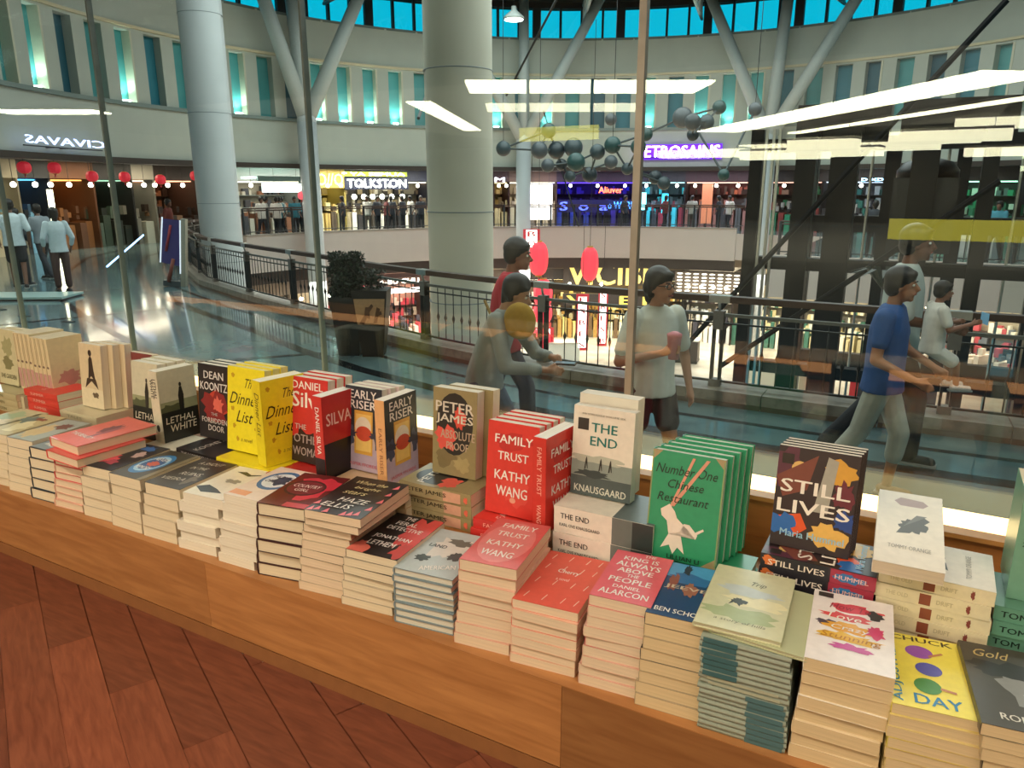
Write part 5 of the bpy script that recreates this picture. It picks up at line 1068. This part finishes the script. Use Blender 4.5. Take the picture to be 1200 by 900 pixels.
# DEAN KOONTZ
DK = [('r', '2a2526', 0, 0, 1, 1), ('b', 'c0402f', .6, .45, .36, .2, 4), ('b', '8c2c2c', .5, .42, .42, .24, 5), ('b', 'e06a5a', .62, .47, .18, .12, 8), ('t', 'dcd8d4', 'DEAN', .5, .86, .62, .1), ('t', 'dcd8d4', 'KOONTZ', .5, .71, .86, .11), ('t', 'b8b0ac', 'THE', .5, .34, .2, .04), ('t', 'd0c4bc', 'FORBIDDEN', .5, .25, .8, .07), ('t', 'd0c4bc', 'DOOR', .55, .15, .5, .08)]
lying(-1.99, 1.6, 2, .16, .27, .025, '2c2628', CREAM, [('t', 'c8c0b8', 'THE FORBIDDEN DOOR', .45, .5, .7, .45)], 'the dark pile under the FORBIDDEN DOOR copy', 'dark spined book', art=[('r', '2a2526', 0, 0, 1, 1), ('t', 'c8c0b8', 'KOONTZ', .5, .7, .8, .1)])
copies(3, -2.285, 1.73, .456, 5, .165, .275, .03, '2c2628', WHT, DK, 'black and red book reading THE FORBIDDEN DOOR', 'FORBIDDEN DOOR copies')
# THE DINNER LIST
DL = [('r', 'f0de28', 0, 0, 1, 1), ('t', '34300c', 'The', .62, .82, .3, .11, .35), ('t', '34300c', 'Dinner', .5, .63, .8, .14, .35), ('t', '34300c', 'List', .5, .42, .42, .14, .35)]+[('b', 'c8a020', x, y, .05, .03, i) for i, (x, y) in enumerate([(.15, .9), (.85, .72), (.2, .3), (.8, .3), (.3, .15), (.15, .5), (.85, .5)])]+[('t', '8c7c20', 'a novel', .55, .15, .3, .05, .2)]
lying(-1.757, 1.585, 2, .16, .272, .031, 'e4d024', 'e4d890', [('t', '8c7c20', 'THE DINNER LIST', .4, .5, .6, .3)], 'the yellow pile under the DINNER LIST copies', 'yellow spined book', spine='e4d024', hard=True)
copies(3, -2.055, 1.66, .4675, 7, .175, .292, .032, 'ead628', 'e8dc98', DL, 'yellow DINNER LIST book facing the room', 'DINNER LIST copies', dx=.003)
standing(-1.848, 1.61, .4675, 78, 0, .16, .288, .05, 'ead628', 'f4ecd0', 'yellow DINNER LIST book turned sideways with its spine forward', 'DINNER LIST copies', DL, [('r', 'e8d426', 0, 0, 1, 1), ('t', '4c4410', 'Dinner List', .4, .5, .5, .5, .2)], spine='e8d426')
# THE OTHER WOMAN
OW = [('r', 'd03430', 0, .0, 1, 1), ('b', '301c1c', .5, .22, .55, .2, 3), ('r', '2c1c1c', 0, 0, 1, .26), ('p', '2c1c1c', [(.68, .4), (.78, .4), (.76, .6), (.72, .6)]), ('t', W_, 'DANIEL', .48, .91, .8, .09), ('t', W_, 'Silva', .5, .74, .85, .18), ('t', 'c0b4b0', 'THE', .3, .42, .3, .06), ('t', 'a89c98', 'OTHER', .5, .28, .75, .1), ('t', 'a89c98', 'WOMAN', .5, .13, .8, .1)]
lying(-1.548, 1.575, 2, .16, .225, .03, 'c83430', WHT, [('r', 'd04038', 0, 0, .6, 1), ('r', '2c2020', .6, 0, 1, 1), ('t', 'f0c0b8', 'THE OTHER', .3, .5, .4, .4)], 'the red black pile under the OTHER WOMAN copies', 'red spined book')
copies(3, -1.79, 1.69, .466, 6, .165, .285, .035, 'c83430', WHT, OW, 'red OTHER WOMAN book facing the room', 'OTHER WOMAN copies')
standing(-1.582, 1.6, .466, 86, 0, .13, .275, .042, 'c83430', 'f0e8dc', 'red OTHER WOMAN book turned sideways with its spine forward', 'OTHER WOMAN copies', [('r', 'c02c2c', 0, .45, 1, 1), ('r', '1c1616', 0, 0, 1, .45), ('t', 'f0c8c0', 'SILVA', .5, .72, .8, .14)], [('r', 'd03c34', 0, 0, .72, 1), ('r', '2c1c1c', .72, 0, 1, 1), ('t', W_, 'DANIEL SILVA', .4, .5, .55, .4)], spine='c83430')
# EARLY RISER
ER = [('r', '2c3038', 0, .45, 1, 1), ('r', 'b8a4b8', 0, 0, 1, .28), ('b', '4c5068', .12, .42, .18, .14, 3), ('b', '4c5068', .9, .42, .14, .14, 4), ('r', 'e0a848', .26, .2, .76, .72), ('r', 'f0c870', .3, .24, .72, .68), ('e', 'e8dcc8', .5, .52, .22, .13), ('e', 'd05038', .52, .45, .22, .09), ('b', '3c3c4c', .15, .44, .2, .05, 8), ('b', '3c3c4c', .85, .44, .2, .05, 9), ('t', 'f0e8e0', 'EARLY', .5, .91, .72, .1), ('t', 'f0e8e0', 'RISER', .5, .79, .72, .1), ('t', 'c86c78', 'JASPER FFORDE', .5, .07, .8, .05)]
lying(-1.245, 1.6, 2, .165, .285, .037, 'd8b890', CREAM, [('t', 'b08c68', 'RISER', .4, .5, .3, .3)], 'the peach pile under the EARLY RISER copies', 'peach spined book')
copies(3, -1.555, 1.70, .4795, 5, .145, .27, .028, 'c8b4b0', WHT, ER, 'EARLY RISER book facing the room', 'EARLY RISER copies', dx=.01)
standing(-1.372, 1.64, .4795, 88, 0, .15, .268, .036, 'c8b4b0', 'f0e4d4', 'EARLY RISER book turned sideways with its peach spine forward', 'EARLY RISER copies', ER, [('r', 'e8b078', 0, 0, 1, 1), ('t', 'a86c48', 'EARLY RISER', .6, .5, .55, .35)], spine='e8b078')
# ABSOLUTE PROOF
AP = [('r', '94855c', 0, 0, 1, 1), ('b', '7c6c48', .3, .2, .25, .12, 2), ('b', 'a89868', .7, .15, .2, .1, 3), ('e', '26221e', .5, .6, .42, .36), ('b', 'e0584c', .3, .42, .25, .16, 5), ('b', 'd8503f', .62, .68, .14, .14, 6), ('t', 'd8d0c0', 'PETER', .5, .79, .86, .12), ('t', 'd8d0c0', 'JAMES', .5, .65, .84, .12), ('t', 'c0a890', 'ABSOLUTE', .58, .48, .78, .1), ('t', 'c0a890', 'PROOF', .58, .35, .5, .09)]
lying(-1.035, 1.625, 3, .16, .245, .038, '9c8c60', CREAM, [('r', 'a89870', 0, 0, .72, 1), ('t', '3c3424', 'PETER JAMES', .36, .5, .6, .42), ('r', 'd8a488', .62, .1, .86, .9), ('b', 'e86c54', .93, .5, .03, .3, 3)], 'the gold pile under the ABSOLUTE PROOF copies', 'gold spined book', art=[('r', '94855c', 0, 0, 1, 1), ('e', '26221e', .5, .6, .4, .34), ('b', 'e0584c', .3, .4, .25, .14, 5), ('t', 'd8d0c0', 'PETER', .5, .75, .8, .1)])
copies(2, -1.228, 1.72, .5195, 4, .152, .262, .04, '94855c', WHT, AP, 'gold and black ABSOLUTE PROOF book', 'ABSOLUTE PROOF copies', dx=.028)
# FAMILY TRUST standing
FT = [('r', 'd8392f', 0, 0, 1, 1), ('b', 'c02c28', .5, .8, .4, .1, 2), ('b', 'e04c40', .6, .3, .3, .2, 3), ('t', W_, 'FAMILY', .52, .82, .74, .09), ('t', W_, 'TRUST', .52, .64, .6, .09), ('t', W_, 'KATHY', .52, .43, .7, .1), ('t', W_, 'WANG', .52, .26, .62, .11), ('e', 'e8a088', .55, .17, .06, .03)]
lying(-.795, 1.605, 2, .165, .225, .03, 'cc302c', PINKISH, [('t', 'f0a090', 'FAMILY TRUST', .45, .5, .6, .4)], 'the red pile under the FAMILY TRUST copies', 'bright red spined book', art=[('r', 'd8392f', 0, 0, 1, 1), ('t', 'f0c0b8', 'FAMILY', .5, .7, .7, .1)])
copies(4, -1.008, 1.66, .4655, 6, .158, .262, .032, 'cc302c', WHT, FT, 'red FAMILY TRUST book facing the room', 'standing FAMILY TRUST copies', dx=.004)
standing(-.832, 1.615, .4655, 84, 0, .155, .265, .04, 'cc302c', 'f4ece0', 'red FAMILY TRUST book turned sideways with its spine forward', 'standing FAMILY TRUST copies', FT, [('r', 'd03a30', 0, 0, 1, 1), ('t', 'f0b0a0', 'FAMILY TRUST', .35, .5, .5, .35), ('t', 'f0b0a0', 'WANG', .8, .5, .2, .35)], spine='d03a30')
# THE END
TE = [('r', 'e8e0d0', 0, 0, 1, 1), ('r', '8c9890', 0, .2, 1, .4), ('b', 'b8bcac', .4, .42, .5, .05, 5), ('r', '4c5858', 0, 0, 1, .22), ('b', '384444', .35, .26, .35, .05, 7), ('t', '16746c', 'THE', .52, .78, .42, .1), ('t', '16746c', 'END', .52, .63, .44, .1), ('r', '34302c', .08, .74, .26, .87)]
TE += [('p', '2c2c28', [(x, .3), (x+.025, .31), (x+.03, .37), (x+.05, .31), (x+.06, .31), (x+.045, .42), (x+.035, .45), (x+.02, .42)]) for x in (.22, .46, .62)]+[('t', 'd8d8cc', 'KNAUSGAARD', .5, .08, .86, .08), ('t', '8c887c', 'MY STRUGGLE VOLUME SIX', .5, .92, .7, .02)]
lying(-.505, 1.62, 2, .165, .268, .073, 'e4dccc', WHT, [('r', 'e8e0d2', 0, 0, .6, 1), ('r', '6c7470', .6, 0, 1, 1), ('r', '38403f', .8, 0, 1, 1), ('t', '3c3c3c', 'THE END', .22, .66, .3, .2), ('t', '5c5c58', 'KARL OVE KNAUSGAARD', .27, .32, .42, .12)], 'the white pile under the END copies', 'very thick white book', art=[('r', 'e4dccc', 0, .4, 1, 1), ('r', '5c6664', 0, 0, 1, .4)])
copies(1, -.768, 1.71, .5515, 4, .17, .243, .035, 'e4dccc', 'f0e8d8', TE, 'white and teal THE END book facing the room', 'standing THE END copies')
standing(-.775, 1.815, .5515, 0, 3, .165, .262, .05, 'e4dccc', 'f0e8d8', 'taller white copy standing right behind the front THE END book', 'standing THE END copies')
# NUMBER ONE CHINESE RESTAURANT
NC = [('r', '2f9468', 0, 0, 1, 1), ('p', 'a8946c', [(0, .9), (.14, 1), (0, 1)]), ('p', 'a8946c', [(1, .9), (.86, 1), (1, 1)]), ('p', 'a8946c', [(0, 0), (.12, 0), (0, .08)]), ('p', 'a8946c', [(1, 0), (.8, 0), (1, .1)]), ('r', '8c9c6c', .0, .02, .02, .98), ('r', '8c9c6c', .98, .02, 1, .98),
      ('t', '20382c', 'Number One', .5, .84, .84, .09, .25), ('t', '20382c', 'Chinese', .5, .71, .5, .08, .25), ('t', '20382c', 'Restaurant', .48, .58, .7, .08, .25), ('p', 'd89880', [(.3, .5), (.34, .5), (.6, .97), (.56, .97)]), ('p', 'd89880', [(.33, .53), (.36, .5), (.8, .97), (.75, .97)]),
      ('p', 'ecdccc', [(.18, .46), (.3, .52), (.38, .46), (.42, .4), (.55, .33), (.7, .24), (.72, .28), (.6, .36), (.52, .36), (.48, .28), (.56, .08), (.46, .13), (.4, .06), (.34, .14), (.22, .1), (.32, .24), (.28, .36), (.2, .4)]), ('p', 'ecdccc', [(.66, .26), (.8, .33), (.79, .35), (.66, .29)]), ('t', '20382c', 'LILLIAN LI', .55, .035, .45, .04)]
lying(-.275, 1.585, 2, .165, .235, .031, '2a8c60', 'd0d4c0', [('t', '20482f', 'RESTAURANT', .45, .5, .6, .4)], 'the green pile under the RESTAURANT copies', 'green spined book', hard=True, spine='238055')
copies(5, -.525, 1.625, .468, 7, .175, .268, .03, '2f9468', 'd8dccc', NC, 'green RESTAURANT book with a dancing white figure', 'standing green RESTAURANT copies', dx=.0085, hard=True)
# STILL LIVES
SL = [('r', '34282a', 0, 0, 1, 1), ('b', '5c3040', .15, .8, .25, .2, 2), ('e', 'e0b870', .28, .8, .1, .07), ('b', 'd8a040', .8, .82, .25, .12, 4), ('p', '7c4438', [(.0, .7), (.5, .95), (.4, .6), (.1, .5)]), ('p', 'e0582c', [(.05, .3), (.35, .36), (.45, .22), (.3, .12), (.1, .2)]), ('b', '2c68b0', .12, .22, .2, .12, 5), ('b', 'e8b860', .72, .18, .25, .14, 6), ('p', 'a8a498', [(.5, .4), (.62, .95), (.75, .92), (.68, .4)]), ('b', '28488c', .9, .35, .15, .12, 8), ('b', '6c2c38', .85, .6, .15, .15, 9), ('r', '2c2420', .05, .83, .2, .93),
      ('t', 'f4ece0', 'STILL', .5, .62, .86, .13), ('t', 'f4ece0', 'LIVES', .5, .42, .9, .13), ('t', '9cc8e0', 'Maria Hummel', .52, .15, .8, .07)]
SS = [('r', '2c2a30', 0, 0, .6, 1), ('b', 'e0783c', .08, .6, .08, .35, 4), ('r', 'a8384c', .62, 0, 1, 1), ('b', '3878b0', .78, .5, .14, .35, 6), ('t', 'f0e4d4', 'STILL LIVES', .32, .5, .5, .42), ('t', 'f0c8c0', 'HUMMEL', .8, .5, .28, .3)]
lying(-.008, 1.625, 4, .155, .24, .0345, '3c3034', CREAM, SS, 'the dark pile under the STILL LIVES copies', 'dark patterned book', art=SL)
copies(4, -.242, 1.68, .544, 5, .17, .238, .017, '34282a', 'e8dcc8', SL, 'dark colourful STILL LIVES book', 'standing STILL LIVES copies', dx=.003)
# feather books at the right
FB = [('r', 'e6dccc', 0, 0, 1, 1), ('p', 'a88c88', [(.25, .86), (.35, .92), (.7, .9), (.78, .85), (.7, .8), (.35, .8)]), ('b', '4c4844', .55, .52, .22, .1, 6), ('p', '4c4844', [(.3, .4), (.5, .42), (.8, .62), (.72, .66), (.4, .52)]), ('p', '6c6864', [(.4, .5), (.76, .68), (.6, .68)]), ('t', 'a8a094', 'TOMMY ORANGE', .5, .22, .62, .05)]
FS = [('r', 'e4d8b4', 0, 0, 1, 1), ('t', 'c8bc94', 'THE OLD', .2, .5, .2, .3), ('r', '8c4c38', .4, .1, .5, .9), ('t', 'c0b490', 'DRIFT', .62, .5, .14, .3), ('b', '8c4840', .82, .5, .02, .35, 3)]
lying(.207, 1.63, 5, .18, .212, .0318, 'e2d6b4', TAN, FS, 'the cream pile at the right', 'cream book with brown spine block', art=FB, jit=.008)
book((-.022, 1.60, .5695), (R(9), 0, R(2)), .132, .3, .03, 'e4dacb', 'd8c8b0', 'cream feather cover tilted on top of the cream pile at the right', 'lying books, the cream pile at the right', FB)
# TOM HANKS green at the right edge
lying(.455, 1.65, 4, .16, .25, .031, '5c8c74', CREAM, [('r', '649880', 0, 0, 1, 1), ('t', '1c3028', 'TOM HANKS', .3, .5, .5, .42)], 'the pale green pile at the right edge', 'pale green spined book')
standing(.228, 1.7, .5295, 90, 0, .15, .235, .034, '6c9c84', CREAM, 'pale green book standing spine forward at the right edge', 'pale green books', None, [('r', '74a48c', 0, 0, 1, 1), ('t', '3c5c4c', 'UNCOMMON', .3, .5, .4, .3)], spine='74a48c')
print('books', NBOOK)
